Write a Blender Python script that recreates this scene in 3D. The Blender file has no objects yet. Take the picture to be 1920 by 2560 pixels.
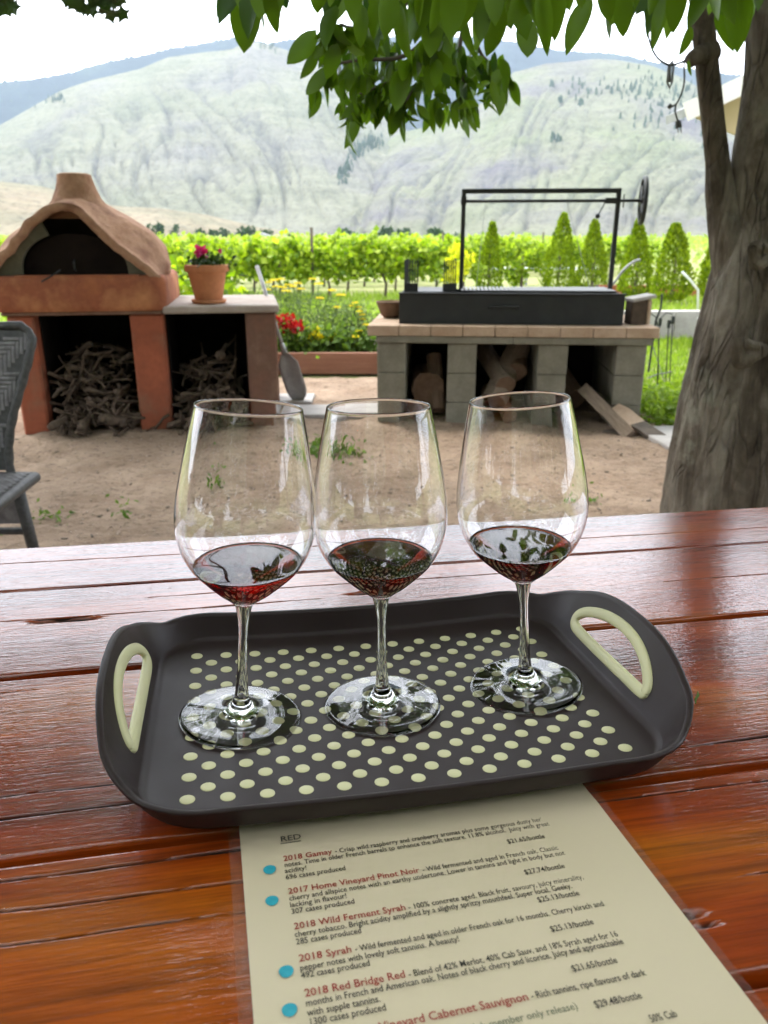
import bpy, bmesh, math, random
from math import sin, cos, pi, radians, sqrt, atan2, tan, exp
from mathutils import Vector, Matrix, noise, Quaternion
random.seed(7)
SC = bpy.context.scene
COL = SC.collection
# ---------------------------------------------------------------- camera
PITCH = radians(19.5)
CAMZ = 1.15
cd = bpy.data.cameras.new('camera'); cam = bpy.data.objects.new('camera', cd); COL.objects.link(cam)
cam.location = (0, 0, CAMZ); cam.rotation_euler = (pi/2 - PITCH, 0, 0)
cd.sensor_fit = 'VERTICAL'; cd.sensor_height = 36.0; cd.lens = 36.0*1923/2560
cd.clip_start = 0.03; cd.clip_end = 20000
cd.dof.use_dof = True; cd.dof.focus_distance = 0.62; cd.dof.aperture_fstop = cd.lens/2.1
SC.camera = cam
# ---------------------------------------------------------------- world, sun, exposure
SUN_EL, SUN_AZ = radians(56), radians(-48)      # azimuth from +Y towards +X
w = bpy.data.worlds.new('World'); SC.world = w; w.use_nodes = True
nt = w.node_tree; nt.nodes.clear()
sky = nt.nodes.new('ShaderNodeTexSky'); sky.sky_type = 'NISHITA'; sky.sun_disc = False
sky.sun_elevation = SUN_EL; sky.sun_rotation = SUN_AZ; sky.air_density = 1.2; sky.dust_density = 3.0
tc = nt.nodes.new('ShaderNodeTexCoord')
mp = nt.nodes.new('ShaderNodeMapping'); mp.inputs['Scale'].default_value = (1, 1, 2.4)
nz = nt.nodes.new('ShaderNodeTexNoise'); nz.inputs['Scale'].default_value = 2.2; nz.inputs['Detail'].default_value = 6; nz.inputs['Roughness'].default_value = .55
cr = nt.nodes.new('ShaderNodeValToRGB')
cr.color_ramp.elements[0].position = .33; cr.color_ramp.elements[0].color = (10.5, 11.4, 12.8, 1)
cr.color_ramp.elements[1].position = .62; cr.color_ramp.elements[1].color = (17.0, 17.2, 17.8, 1)
mx = nt.nodes.new('ShaderNodeMixRGB'); mx.inputs[0].default_value = .84
bg = nt.nodes.new('ShaderNodeBackground'); bg.inputs['Strength'].default_value = 0.15
wo = nt.nodes.new('ShaderNodeOutputWorld')
nt.links.new(tc.outputs['Generated'], mp.inputs[0]); nt.links.new(mp.outputs[0], nz.inputs['Vector'])
nt.links.new(nz.outputs['Fac'], cr.inputs[0]); nt.links.new(sky.outputs[0], mx.inputs[1]); nt.links.new(cr.outputs[0], mx.inputs[2])
nt.links.new(mx.outputs[0], bg.inputs[0]); nt.links.new(bg.outputs[0], wo.inputs[0])
ld = bpy.data.lights.new('sun', 'SUN'); ld.energy = 1.5; ld.angle = radians(12); ld.color = (1, .96, .88)
sun = bpy.data.objects.new('sun', ld); COL.objects.link(sun)
sdir = Vector((sin(SUN_AZ)*cos(SUN_EL), cos(SUN_AZ)*cos(SUN_EL), sin(SUN_EL)))
sun.rotation_euler = sdir.to_track_quat('Z', 'Y').to_euler(); sun.location = (0, 0, 30)
SC.view_settings.view_transform = 'Standard'; SC.view_settings.look = 'None'
SC.view_settings.exposure = 1.36; SC.view_settings.gamma = 1; SC.view_settings.use_curve_mapping = False
SC.render.engine = 'CYCLES'
SC.cycles.use_denoising = True; SC.cycles.max_bounces = 14; SC.cycles.transmission_bounces = 14
SC.cycles.transparent_max_bounces = 24; SC.cycles.diffuse_bounces = 4; SC.cycles.volume_bounces = 0
SC.cycles.sample_clamp_indirect = 6.0
# ---------------------------------------------------------------- helpers
def at(px, py, Y):
    """world point seen at photograph pixel (px, py) at real depth Y"""
    v = ray(px, py); return Vector((v[0]*Y/v[1], Y, CAMZ + v[2]*Y/v[1]))
def ray(px, py):
    a, b = (px-960)/1923., (py-1280)/1923.
    return Vector((a, -sin(PITCH)*b + cos(PITCH), -cos(PITCH)*b - sin(PITCH)))
def on(px, py, z=0.):
    v = ray(px, py); k = (z-CAMZ)/v[2]; return Vector((v[0]*k, v[1]*k, z))
def dense(pts, rad, n):
    P = [Vector(p) for p in pts]; out = []; R = []
    m = len(P)-1
    for i in range(n+1):
        u = i/n*m; k = min(int(u), m-1); f = u-k
        p0, p1, p2, p3 = P[max(k-1, 0)], P[k], P[k+1], P[min(k+2, m)]
        out.append(.5*((2*p1)+(-p0+p2)*f+(2*p0-5*p1+4*p2-p3)*f*f+(-p0+3*p1-3*p2+p3)*f**3)); R.append(rad[k]*(1-f)+rad[k+1]*f)
    return out, R
def smooth(a, b, x):
    t = min(1, max(0, (x-a)/(b-a))); return t*t*(3-2*t)
def fbm(x, y, z=0, o=4):
    return noise.fractal(Vector((x, y, z)), 1.0, 2.0, o)
class MB:
    def __init__(s): s.v = []; s.f = []; s.m = []
    def add(s, vs, fs, M=None):
        b = len(s.v)
        if M is not None: vs = [M @ Vector(p) for p in vs]
        s.v.extend([tuple(p) for p in vs]); s.f.extend([tuple(i+b for i in f) for f in fs]); return s
    def box(s, c, d, rot=None, bev=0.0):
        x, y, z = d[0]/2, d[1]/2, d[2]/2
        M = Matrix.Translation(Vector(c)) @ (rot.to_4x4() if rot is not None else Matrix.Identity(4))
        if bev <= 0:
            vs = [(i*x, j*y, k*z) for i in (-1, 1) for j in (-1, 1) for k in (-1, 1)]
            return s.add(vs, [(0, 1, 3, 2), (4, 6, 7, 5), (0, 4, 5, 1), (2, 3, 7, 6), (0, 2, 6, 4), (1, 5, 7, 3)], M)
        b = bev; vs = []; idx = {}
        for i in (-1, 1):
            for j in (-1, 1):
                for k in (-1, 1):
                    for ax in range(3):
                        p = [i*(x-b), j*(y-b), k*(z-b)]
                        p[ax] = (i*x, j*y, k*z)[ax]; idx[(i, j, k, ax)] = len(vs); vs.append(tuple(p))
        fs = []
        for ax in range(3):
            o = [a for a in range(3) if a != ax]
            for sg in (-1, 1):
                q = []
                for (u, v_) in ((-1, -1), (1, -1), (1, 1), (-1, 1)):
                    t = [0, 0, 0]; t[ax] = sg; t[o[0]] = u; t[o[1]] = v_; q.append(idx[(t[0], t[1], t[2], ax)])
                fs.append(tuple(q) if (sg > 0) ^ (ax == 1) else tuple(reversed(q)))
        for ax in range(3):
            o = [a for a in range(3) if a != ax]
            for u in (-1, 1):
                for v_ in (-1, 1):
                    q = []
                    for (sg, a2) in ((-1, o[0]), (1, o[0]), (1, o[1]), (-1, o[1])):
                        t = [0, 0, 0]; t[ax] = sg; t[o[0]] = u; t[o[1]] = v_; q.append(idx[(t[0], t[1], t[2], a2)])
                    fs.append(tuple(q))
        for i in (-1, 1):
            for j in (-1, 1):
                for k in (-1, 1): fs.append(tuple(idx[(i, j, k, a)] for a in range(3)))
        return s.add(vs, fs, M)
    def tube(s, pts, r, n=8, cap=True, jit=None):
        pts = [Vector(p) for p in pts]; N = len(pts)
        if not hasattr(r, '__len__'): r = [r]*N
        up = Vector((0, 0, 1)); t0 = (pts[1]-pts[0]).normalized()
        if abs(t0.dot(up)) > .9: up = Vector((1, 0, 0))
        a = t0.cross(up).normalized(); vs = []
        for i, p in enumerate(pts):
            t = (pts[min(i+1, N-1)]-pts[max(i-1, 0)]).normalized()
            a = (a - t*a.dot(t)).normalized(); b = t.cross(a)
            for k in range(n):
                th = 2*pi*k/n; rr = r[i]*(jit(i, k, th, p) if jit else 1)
                vs.append(p + (a*cos(th)+b*sin(th))*rr)
        fs = [(i*n+k, i*n+(k+1) % n, (i+1)*n+(k+1) % n, (i+1)*n+k) for i in range(N-1) for k in range(n)]
        if cap: fs += [tuple(range(n-1, -1, -1)), tuple((N-1)*n+k for k in range(n))]
        return s.add(vs, fs)
    def lathe(s, prof, n=48, M=None, wob=None):
        vs = []; fs = []
        for i, (r, z) in enumerate(prof):
            for k in range(n):
                th = 2*pi*k/n; q = wob(th, z) if wob else 1
                vs.append((r*q*cos(th), r*q*sin(th), z))
        for i in range(len(prof)-1):
            for k in range(n): fs.append((i*n+k, i*n+(k+1) % n, (i+1)*n+(k+1) % n, (i+1)*n+k))
        return s.add(vs, fs, M)
    def prism(s, poly, d, M=None):
        """polygon in local XZ extruded along +Y by d"""
        n = len(poly); vs = [(x, 0, z) for x, z in poly]+[(x, d, z) for x, z in poly]
        fs = [tuple(range(n)), tuple(range(2*n-1, n-1, -1))]+[(i+n, (i+1) % n+n, (i+1) % n, i) for i in range(n)]
        return s.add(vs, fs, M)
    def mesh(s, name, smooth_=False, fix=True):
        me = bpy.data.meshes.new(name); me.from_pydata(s.v, [], s.f)
        if fix:
            bm = bmesh.new(); bm.from_mesh(me); bmesh.ops.recalc_face_normals(bm, faces=bm.faces); bm.to_mesh(me); bm.free()
        if smooth_: me.polygons.foreach_set('use_smooth', [True]*len(me.polygons))
        me.update(); return me
    def build(s, name, mat, parent=None, smooth_=False, fix=True, auto=None):
        me = s.mesh(name, smooth_ or auto is not None, fix); me.materials.append(mat)
        if auto is not None: me.set_sharp_from_angle(angle=radians(auto))
        return link(name, me, parent)
def link(name, data, parent=None):
    o = bpy.data.objects.new(name, data); COL.objects.link(o)
    if parent is not None: o.parent = parent
    return o
def tag(o, label=None, cat=None, group=None, kind=None):
    for k, v in (('label', label), ('category', cat), ('group', group), ('kind', kind)):
        if v: o[k] = v
    return o
def thing(name, label, cat, M=None, group=None):
    o = link(name, None); tag(o, label, cat, group); o.empty_display_size = .1
    if M is not None: o.matrix_world = M if isinstance(M, Matrix) else Matrix.Translation(Vector(M))
    return o
def copy_tree(o, parent=None):
    c = o.copy(); COL.objects.link(c)
    if parent is not None: c.parent = parent
    for ch in o.children: copy_tree(ch, c)
    return c
def TR(x=0, y=0, z=0, rz=0, rx=0, ry=0, s=1):
    return Matrix.Translation((x, y, z)) @ Matrix.Rotation(rz, 4, 'Z') @ Matrix.Rotation(ry, 4, 'Y') @ Matrix.Rotation(rx, 4, 'X') @ Matrix.Scale(s, 4)
# ---------------------------------------------------------------- materials
def base_mat(name):
    m = bpy.data.materials.new(name); m.use_nodes = True; t = m.node_tree
    return m, t, t.nodes['Principled BSDF']
def N(t, kind, **k):
    n = t.nodes.new('ShaderNode'+kind)
    for a, b in k.items():
        if a in n.inputs: n.inputs[a].default_value = b
        else: setattr(n, a, b)
    return n
def ramp(t, fac, stops):
    c = N(t, 'ValToRGB'); e = c.color_ramp.elements
    while len(e) < len(stops): e.new(.5)
    for i, (p, col) in enumerate(stops):
        e[i].position = p; e[i].color = (*col, 1) if hasattr(col, '__len__') else (col, col, col, 1)
    t.links.new(fac, c.inputs[0]); return c.outputs[0]
def coords(t, scale=(1, 1, 1), obj=True):
    c = N(t, 'TexCoord'); m = N(t, 'Mapping'); m.inputs['Scale'].default_value = scale
    t.links.new(c.outputs['Object' if obj else 'Generated'], m.inputs[0]); return m.outputs[0]
def nzt(t, vec, scale, detail=5, rough=.55, dist=0):
    n = N(t, 'TexNoise'); n.inputs['Scale'].default_value = scale; n.inputs['Detail'].default_value = detail
    n.inputs['Roughness'].default_value = rough; n.inputs['Distortion'].default_value = dist
    t.links.new(vec, n.inputs['Vector']); return n.outputs['Fac']
def mixc(t, fac, a, b, mode='MIX'):
    m = N(t, 'MixRGB'); m.blend_type = mode
    for i, x in ((0, fac), (1, a), (2, b)):
        if hasattr(x, 'is_linked') or hasattr(x, 'links'): t.links.new(x, m.inputs[i])
        elif i == 0: m.inputs[0].default_value = x
        else: m.inputs[i].default_value = (*x, 1)
    return m.outputs[0]
def bump(t, h, strength, dist, prev=None):
    b = N(t, 'Bump'); b.inputs['Strength'].default_value = strength; b.inputs['Distance'].default_value = dist
    t.links.new(h, b.inputs['Height'])
    if prev is not None: t.links.new(prev, b.inputs['Normal'])
    return b.outputs[0]
def pm(name, c1, c2, scale=8, rough=.7, stretch=(1, 1, 1), bs=0, bd=.002, bscale=None, metal=0, c3=None, spec=.5, lo=.3, hi=.7, coat=0, fine=True):
    m, t, p = base_mat(name); v = coords(t, stretch)
    n = nzt(t, v, scale, 6, .6)
    col = ramp(t, n, [(lo, c1), (hi, c2)] if c3 is None else [(lo, c1), ((lo+hi)/2, c2), (hi, c3)])
    if fine:
        n2 = nzt(t, v, scale*9, 4, .6); col = mixc(t, .35, col, ramp(t, n2, [(.3, .55), (.7, 1.0)]), 'MULTIPLY')
    t.links.new(col, p.inputs['Base Color'])
    p.inputs['Roughness'].default_value = rough; p.inputs['Metallic'].default_value = metal
    p.inputs['Specular IOR Level'].default_value = spec; p.inputs['Coat Weight'].default_value = coat
    if bs: t.links.new(bump(t, nzt(t, v, bscale or scale*6, 6, .65), bs, bd), p.inputs['Normal'])
    return m
def leafmat(name, dark, light, trans=.35, rough=.45, spec=.4, third=None):
    m, t, p = base_mat(name)
    g = N(t, 'NewGeometry'); c = coords(t, (1, 1, 1))
    r = g.outputs['Random Per Island']
    stops = [(0, dark), (1, light)] if third is None else [(0, dark), (.75, light), (1, third)]
    col = ramp(t, r, stops)
    col = mixc(t, .4, col, ramp(t, nzt(t, c, 6, 3), [(.3, .5), (.7, 1.15)]), 'MULTIPLY')
    t.links.new(col, p.inputs['Base Color']); p.inputs['Roughness'].default_value = rough
    p.inputs['Specular IOR Level'].default_value = spec
    tr = N(t, 'BsdfTranslucent'); t.links.new(mixc(t, 1, col, (1.5, 1.6, .55), 'MULTIPLY'), tr.inputs[0])
    ms = N(t, 'MixShader'); ms.inputs[0].default_value = trans
    t.links.new(p.outputs[0], ms.inputs[1]); t.links.new(tr.outputs[0], ms.inputs[2])
    t.links.new(ms.outputs[0], t.nodes['Material Output'].inputs[0]); return m
def plain(name, c, rough=.5, metal=0, spec=.5, coat=0):
    m, t, p = base_mat(name); p.inputs['Base Color'].default_value = (*c, 1); p.inputs['Roughness'].default_value = rough
    p.inputs['Metallic'].default_value = metal; p.inputs['Specular IOR Level'].default_value = spec; p.inputs['Coat Weight'].default_value = coat
    return m
M_dirt = pm('sandy_dirt', (.29, .20, .138), (.47, .345, .25), 3.2, .95, bs=1, bd=.03, bscale=17, spec=.15)
t_ = M_dirt.node_tree; p_ = t_.nodes['Principled BSDF']; src_ = p_.inputs['Base Color'].links[0].from_socket
v_ = coords(t_, (1, 1.4, 1)); col_ = mixc(t_, .8, src_, ramp(t_, nzt(t_, v_, 26, 5, .75), [(.34, .36), (.47, 1.0)]), 'MULTIPLY')  # dark specks in the sand, partly painted for the shade of small pits
col_ = mixc(t_, .6, col_, ramp(t_, nzt(t_, v_, 1.1, 4, .6), [(.35, .66), (.6, 1.05)]), 'MULTIPLY'); t_.links.new(col_, p_.inputs['Base Color'])
M_grassg = pm('grass_ground', (.11, .14, .04), (.27, .27, .12), 1.4, .95, bs=.5, bd=.03, bscale=20, spec=.1, c3=(.16, .23, .05))
M_terra = pm('terracotta_plaster', (.43, .150, .062), (.29, .095, .048), 3.5, .85, bs=.5, bd=.012, bscale=18, c3=(.50, .215, .095), spec=.25)
M_terra_d = pm('weathered_red_plaster', (.22, .105, .07), (.17, .095, .066), 4, .88, bs=.35, bd=.006, bscale=25, c3=(.26, .155, .11), spec=.2)
M_dome = pm('sunbaked_clay', (.30, .14, .08), (.42, .24, .15), 5, .9, bs=.8, bd=.02, bscale=16, c3=(.22, .10, .065), spec=.2)
M_cement = pm('grey_green_cement', (.10, .09, .06), (.18, .165, .115), 6, .92, bs=.5, bd=.006, bscale=26, spec=.2)
M_top = pm('counter_concrete', (.30, .24, .20), (.42, .35, .30), 5, .8, bs=.2, bd=.003, spec=.3)
M_block = pm('concrete_block', (.17, .155, .115), (.26, .24, .185), 7, .92, bs=.6, bd=.003, bscale=120, spec=.2)
M_brick = pm('fire_brick', (.40, .27, .18), (.54, .40, .29), 8, .85, bs=.3, bd=.002, bscale=90, spec=.25)
M_soot_shade = pm('soot_and_bay_shade', (.010, .008, .007), (.020, .016, .013), 5, .95, bs=.3, bd=.005, spec=.02)  # soot in the oven mouth, painted shade in the firewood bays
M_iron = pm('black_iron', (.010, .011, .012), (.022, .024, .024), 9, .55, bs=.2, bd=.001, bscale=150, spec=.5)
M_iron_h = pm('dark_door_iron', (.010, .0065, .0055), (.018, .012, .009), 9, .8, spec=.08, bs=.2, bd=.001, bscale=150)
M_rod = plain('worn_steel_rod', (.20, .20, .20), .45, .5)
M_stick = pm('dry_vine_wood', (.05, .035, .025), (.16, .115, .08), 30, .9, bs=.5, bd=.002, bscale=90, spec=.2)
M_log = pm('split_log', (.15, .095, .06), (.27, .18, .12), 14, .85, (1, .15, 1), bs=.4, bd=.003, spec=.2)
M_logend = pm('log_end', (.15, .09, .058), (.25, .16, .105), 20, .85, bs=.3, bd=.002, spec=.2)
M_plank = pm('weathered_plank', (.21, .155, .115), (.35, .27, .20), 10, .85, (1, 8, 8), bs=.4, bd=.002, bscale=30, spec=.2)
M_pot = pm('terracotta_pot', (.50, .19, .085), (.58, .25, .12), 5, .8, bs=.15, bd=.001, bscale=90, spec=.25)
M_soil = pm('soil', (.06, .04, .028), (.11, .075, .05), 20, .95, bs=.6, bd=.006)
M_bedwood = pm('stained_bed_board', (.26, .12, .08), (.35, .18, .12), 5, .85, (.6, 6, 6), bs=.3, bd=.003, spec=.2)
M_paver = pm('concrete_paver', (.36, .33, .31), (.48, .45, .42), 6, .85, bs=.3, bd=.002, spec=.25)
M_grey = pm('grey_steel', (.22, .22, .22), (.33, .33, .34), 6, .5, bs=.1, bd=.001, metal=.3)
M_white = pm('pale_enamel', (.55, .57, .58), (.68, .70, .70), 4, .4, fine=False)
M_house = pm('beige_siding', (.50, .38, .22), (.56, .43, .26), 2, .8, fine=False)
M_fascia = plain('white_fascia', (.72, .68, .64), .6)
M_rubber = plain('black_cable', (.035, .035, .03), .5)
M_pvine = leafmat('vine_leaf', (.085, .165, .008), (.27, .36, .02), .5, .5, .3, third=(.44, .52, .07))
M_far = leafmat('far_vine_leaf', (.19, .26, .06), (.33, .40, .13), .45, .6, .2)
M_thuja = leafmat('thuja_leaf', (.075, .13, .006), (.27, .36, .012), .35, .6, .2)
M_walnut = leafmat('walnut_leaf', (.024, .064, .005), (.135, .235, .013), .5, .4, .4)
M_maple = leafmat('maple_leaf', (.022, .048, .012), (.04, .075, .016), .25, .45, .35)
M_grass = leafmat('grass_blade', (.13, .22, .02), (.30, .40, .06), .4, .6, .2)
M_weed = leafmat('weed_leaf', (.06, .12, .02), (.16, .25, .05), .35, .6, .2)
M_fern = leafmat('yarrow_foliage', (.07, .115, .05), (.16, .22, .10), .35, .6, .2)
M_fuzzy = leafmat('feathery_bush', (.12, .22, .01), (.26, .36, .02), .45, .6, .2)
M_treef = leafmat('far_tree_leaf', (.014, .038, .02), (.04, .075, .03), .2, .7, .1)
M_yel = leafmat('yellow_petal', (.62, .46, .01), (.80, .68, .02), .3, .6, .2)
M_redf = leafmat('red_petal', (.38, .006, .008), (.60, .015, .02), .25, .5, .3)
M_mag = leafmat('magenta_petal', (.45, .008, .14), (.62, .02, .25), .25, .5, .3)
M_yleaf = leafmat('yellow_leaf', (.40, .42, .02), (.62, .60, .04), .45, .6, .2)
M_twig = pm('twig_bark', (.07, .055, .04), (.13, .10, .075), 20, .85, fine=False)
M_stemg = plain('green_stem', (.10, .16, .04), .6)

def leaf_shape(L, W, fold=.25, curve=.15, n=4):
    """a pointed leaf along +X with a folded midrib"""
    vs = [(0, 0, 0)]; fs = []
    for i in range(1, n):
        t = i/n; hw = W/2*sin(pi*t**.85)**.75; z = -curve*L*t*t
        vs += [(L*t, -hw, z+fold*hw), (L*t, 0, z), (L*t, hw, z+fold*hw)]
    vs.append((L, 0, -curve*L))
    fs += [(0, 1, 2), (0, 2, 3)]
    for i in range(n-2):
        a = 1+3*i; fs += [(a, a+3, a+4, a+1), (a+1, a+4, a+5, a+2)]
    a = 1+3*(n-2); e = len(vs)-1; fs += [(a, e, a+1), (a+1, e, a+2)]
    return vs, fs
def rot_rand(down=0.0, spread=1.0):
    """rotation that points +X to a random direction, biased downwards"""
    d = Vector((random.gauss(0, spread), random.gauss(0, spread), random.gauss(0, spread)-down)).normalized()
    q = d.to_track_quat('X', 'Z'); return q.to_matrix().to_4x4() @ Matrix.Rotation(random.uniform(-1.2, 1.2), 4, 'X')
def quads(mb, pts, size, asp=.7, down=.3, flat=0.0):
    """many small leaf faces, each a bent pair of triangles"""
    b = len(mb.v); V = mb.v; F = mb.f
    for p in pts:
        L = size*random.uniform(.6, 1.35)
        d = Vector((random.gauss(0, 1), random.gauss(0, 1), random.gauss(0, 1)-down)).normalized()
        u = Vector((random.gauss(0, 1), random.gauss(0, 1), random.gauss(0, 1)+flat*4)); s = d.cross(u).normalized()*L*asp*.5
        q = s.cross(d)*.35
        a = p; c = p+d*L; l = p+d*L*.5+s+q; r = p+d*L*.5-s+q
        i = len(V); V.extend([tuple(a), tuple(l), tuple(c), tuple(r)]); F.append((i, i+1, i+2)); F.append((i, i+2, i+3))
    return mb
# ================================================================ THE SETTING
# ---- ground sheet to the horizon
mb = MB(); rings = [0, 3, 6, 10, 16, 25, 40, 70, 120, 250, 500, 1000, 2000, 4000, 5800]; n = 72
vs = [(0, 0, -.012)]; fs = []
for r in rings[1:]:
    for k in range(n): vs.append((r*cos(2*pi*k/n), r*sin(2*pi*k/n), -.012))
fs += [(0, 1+k, 1+(k+1) % n) for k in range(n)]
for i in range(len(rings)-2):
    fs += [(1+i*n+k, 1+(i+1)*n+k, 1+(i+1)*n+(k+1) % n, 1+i*n+(k+1) % n) for k in range(n)]
mb.add(vs, fs); tag(mb.build('ground', M_grassg, smooth_=True), 'green grassy valley ground reaching to the mountains', kind='structure')
# ---- sandy yard, finely uneven
mb = MB(); x0, x1, y0, y1 = -4.6, 3.0, -2.5, 7.0; nx, ny = 300, 340
def yard_z(x, y):
    z = .008*fbm(x*1.1, y*1.1, 3) + .016*fbm(x*4.5, y*6.5, 1, 3)+.008*fbm(x*13, y*18, 5, 3)
    ex = min(smooth(x1, x1-.7+.3*noise.noise(Vector((y*2, 0, 0))), x + .25*noise.noise(Vector((x*1.5, y*1.5, 9)))), smooth(y1, y1-.3, y))
    if y > 4.6: ex = min(ex, smooth(2.1, 1.75, x+.1*noise.noise(Vector((x*3, y*3, 0)))))
    return .012+z*ex-.06*(1-ex)
for j in range(ny+1):
    for i in range(nx+1):
        x = x0+(x1-x0)*i/nx; y = y0+(y1-y0)*j/ny; mb.v.append((x, y, yard_z(x, y)))
mb.f = [(j*(nx+1)+i, j*(nx+1)+i+1, (j+1)*(nx+1)+i+1, (j+1)*(nx+1)+i) for j in range(ny) for i in range(nx)]
tag(mb.build('dirt_yard', M_dirt, smooth_=True, fix=False), 'pinkish sandy dirt yard scuffed with footprints', kind='structure')
# ---- debris on the yard
mb = MB()
for i in range(1100):
    x, y = random.uniform(-3, 2.2), random.uniform(1.5, 6.6)
    if random.random() < .5: y = random.uniform(1.5, 4.7)
    s = random.uniform(.002, .008); a = random.uniform(0, pi)
    mb.box((x, y, yard_z(x, y)+s*.2), (s*random.uniform(1, 4), s, s*.6), Matrix.Rotation(a, 3, 'Z') @ Matrix.Rotation(random.uniform(-.3, .3), 3, 'X'))
tag(mb.build('ground_litter', M_twig), 'small twigs, crumbs and bark bits strewn over the sand', 'litter', kind='stuff')
mb = MB()
for i in range(5200):
    x, y = random.uniform(-2.6, 1.7), random.uniform(1.9, 5.6); s = random.uniform(.002, .007)
    mb.box((x, y, yard_z(x, y)+s*.15), (s*random.uniform(1, 1.8), s, s*.7), Matrix.Rotation(random.uniform(0, pi), 3, 'Z'))
M_peb = pm('pebbles', (.20, .14, .10), (.50, .40, .32), 60, .9, fine=False)
tag(mb.build('pebbles', M_peb, fix=False), 'small pebbles and clods over the sandy yard', 'pebbles', kind='stuff')
# ---- mountains
def interp(tab, x):
    if x <= tab[0][0]: return tab[0][1]
    for (a, b), (c, d) in zip(tab, tab[1:]):
        if x <= c:
            t = (x-a)/(c-a); return b+(d-b)*t
    return tab[-1][1]
def az_el(px, py):
    v = ray(px, py); return atan2(v[0], v[1]), v[2]/sqrt(v[0]**2+v[1]**2)
def mountain(name, label, prof, rfoot, rridge, mat, gull, rug, twist, seed, azpad=14, nt_=120, pw=1.0, jag=0, jf=900):
    tab = sorted(az_el(*p) for p in prof)
    a0, a1 = tab[0][0]-radians(azpad), tab[-1][0]+radians(azpad); na = int((a1-a0)/radians(.16))
    V = []; F = []; G = []
    for i in range(na+1):
        az = a0+(a1-a0)*i/na; e = interp(tab, az)
        pad = min(1, (az-a0)/radians(azpad)+.0, (a1-az)/radians(azpad)); e *= .35+.65*smooth(0, 1, pad)
        for j in range(nt_+1):
            t = j/nt_*1.12; tt = min(t, 1)
            r = rfoot+(rridge-rfoot)*t
            H = e*rridge
            h = H*(tt**pw) if t <= 1 else H*(1-(t-1)*1.5)
            # gullies running down the slope, slightly oblique
            u = az*1400/ 34. + t*twist; 
            wv = noise.noise(Vector((u*.35+seed, t*2.2, seed)))*1.6
            g1 = abs(noise.noise(Vector((u*.55+wv, t*1.3+seed, 1.7))))
            g2 = abs(noise.noise(Vector((u*1.7+wv*1.5, t*2.6+seed, 7.7))))
            g3 = abs(noise.noise(Vector((u*4.1+wv*2, t*4.5, 3.1))))
            g = (1-min(1, g1*8))*.85+(1-min(1, g2*7))*.5+(1-min(1, g3*6))*.22
            env = sin(pi*min(1, tt*.97+.03))**.6 if t < 1 else .1
            h -= gull*.8*g*env*(.4+.6*(1-tt))
            h += rug*.40*fbm(u*.9+wv, t*4, seed, 6)*env + rug*.5*fbm(u*.22, t*30+wv, seed+4, 3)*env + rug*.30*abs(noise.noise(Vector((u*3.1+wv*2, t*3.5, seed+2))))*env
            if jag and t > .96: h += jag*abs(noise.noise(Vector((az*jf, t*8, 3))))
            if j == 0: h = -6
            V.append((r*sin(az), r*cos(az), CAMZ+h)); G.append(g*env)
    m = nt_+1
    F = [(i*m+j, (i+1)*m+j, (i+1)*m+j+1, i*m+j+1) for i in range(na) for j in range(nt_)]
    me = bpy.data.meshes.new(name); me.from_pydata(V, [], F); me.polygons.foreach_set('use_smooth', [True]*len(F))
    at_ = me.attributes.new('gully', 'FLOAT', 'POINT'); at_.data.foreach_set('value', G)
    me.materials.append(mat); o = link(name, me); tag(o, label, kind='structure'); return o
def hillmat(name, c1, c2, c3, gcol, sc=.0035, bs=.6, bd=8, gs=.55):
    m, t, p = base_mat(name); v = coords(t, (1, 1, 1))
    n = nzt(t, v, sc, 8, .6); col = ramp(t, n, [(.34, c1), (.5, c2), (.66, c3)])
    a = N(t, 'Attribute'); a.attribute_name = 'gully'
    n2 = nzt(t, v, .02, 5, .65)
    ml = N(t, 'Math'); ml.operation = 'MULTIPLY'; t.links.new(a.outputs['Fac'], ml.inputs[0]); t.links.new(ramp(t, n2, [(.35, .3), (.65, 1.6)]), ml.inputs[1])
    f = ramp(t, ml.outputs[0], [(.30, 0.0), (1.0, gs)])
    col = mixc(t, f, col, gcol)
    n3 = nzt(t, v, .075, 6, .8); col = mixc(t, .8, col, ramp(t, n3, [(.34, .45), (.52, 1.0)]), 'MULTIPLY')
    n4 = nzt(t, coords(t, (1, 1, 9)), .006, 5, .65); col = mixc(t, .45, col, ramp(t, n4, [(.36, .62), (.56, 1.0)]), 'MULTIPLY')
    t.links.new(col, p.inputs['Base Color']); p.inputs['Roughness'].default_value = 1; p.inputs['Specular IOR Level'].default_value = 0
    t.links.new(bump(t, nzt(t, coords(t, (1, 1, 2.5)), .045, 9, .75), bs, bd*1.6), p.inputs['Normal']); return m
M_hillA = hillmat('sage_slope', (.145, .150, .102), (.185, .183, .130), (.160, .153, .132), (.085, .082, .080))
M_hillB = hillmat('olive_slope', (.150, .165, .095), (.172, .172, .120), (.124, .114, .122), (.080, .078, .086))
M_hillD = hillmat('dry_foothill', (.27, .215, .15), (.23, .20, .135), (.19, .18, .12), (.24, .22, .16), sc=.006)
M_hillC = hillmat('forest_ridge', (.010, .022, .030), (.016, .032, .038), (.045, .07, .055), (.012, .02, .03), sc=.004, bs=1, bd=16, gs=.3)
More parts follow.
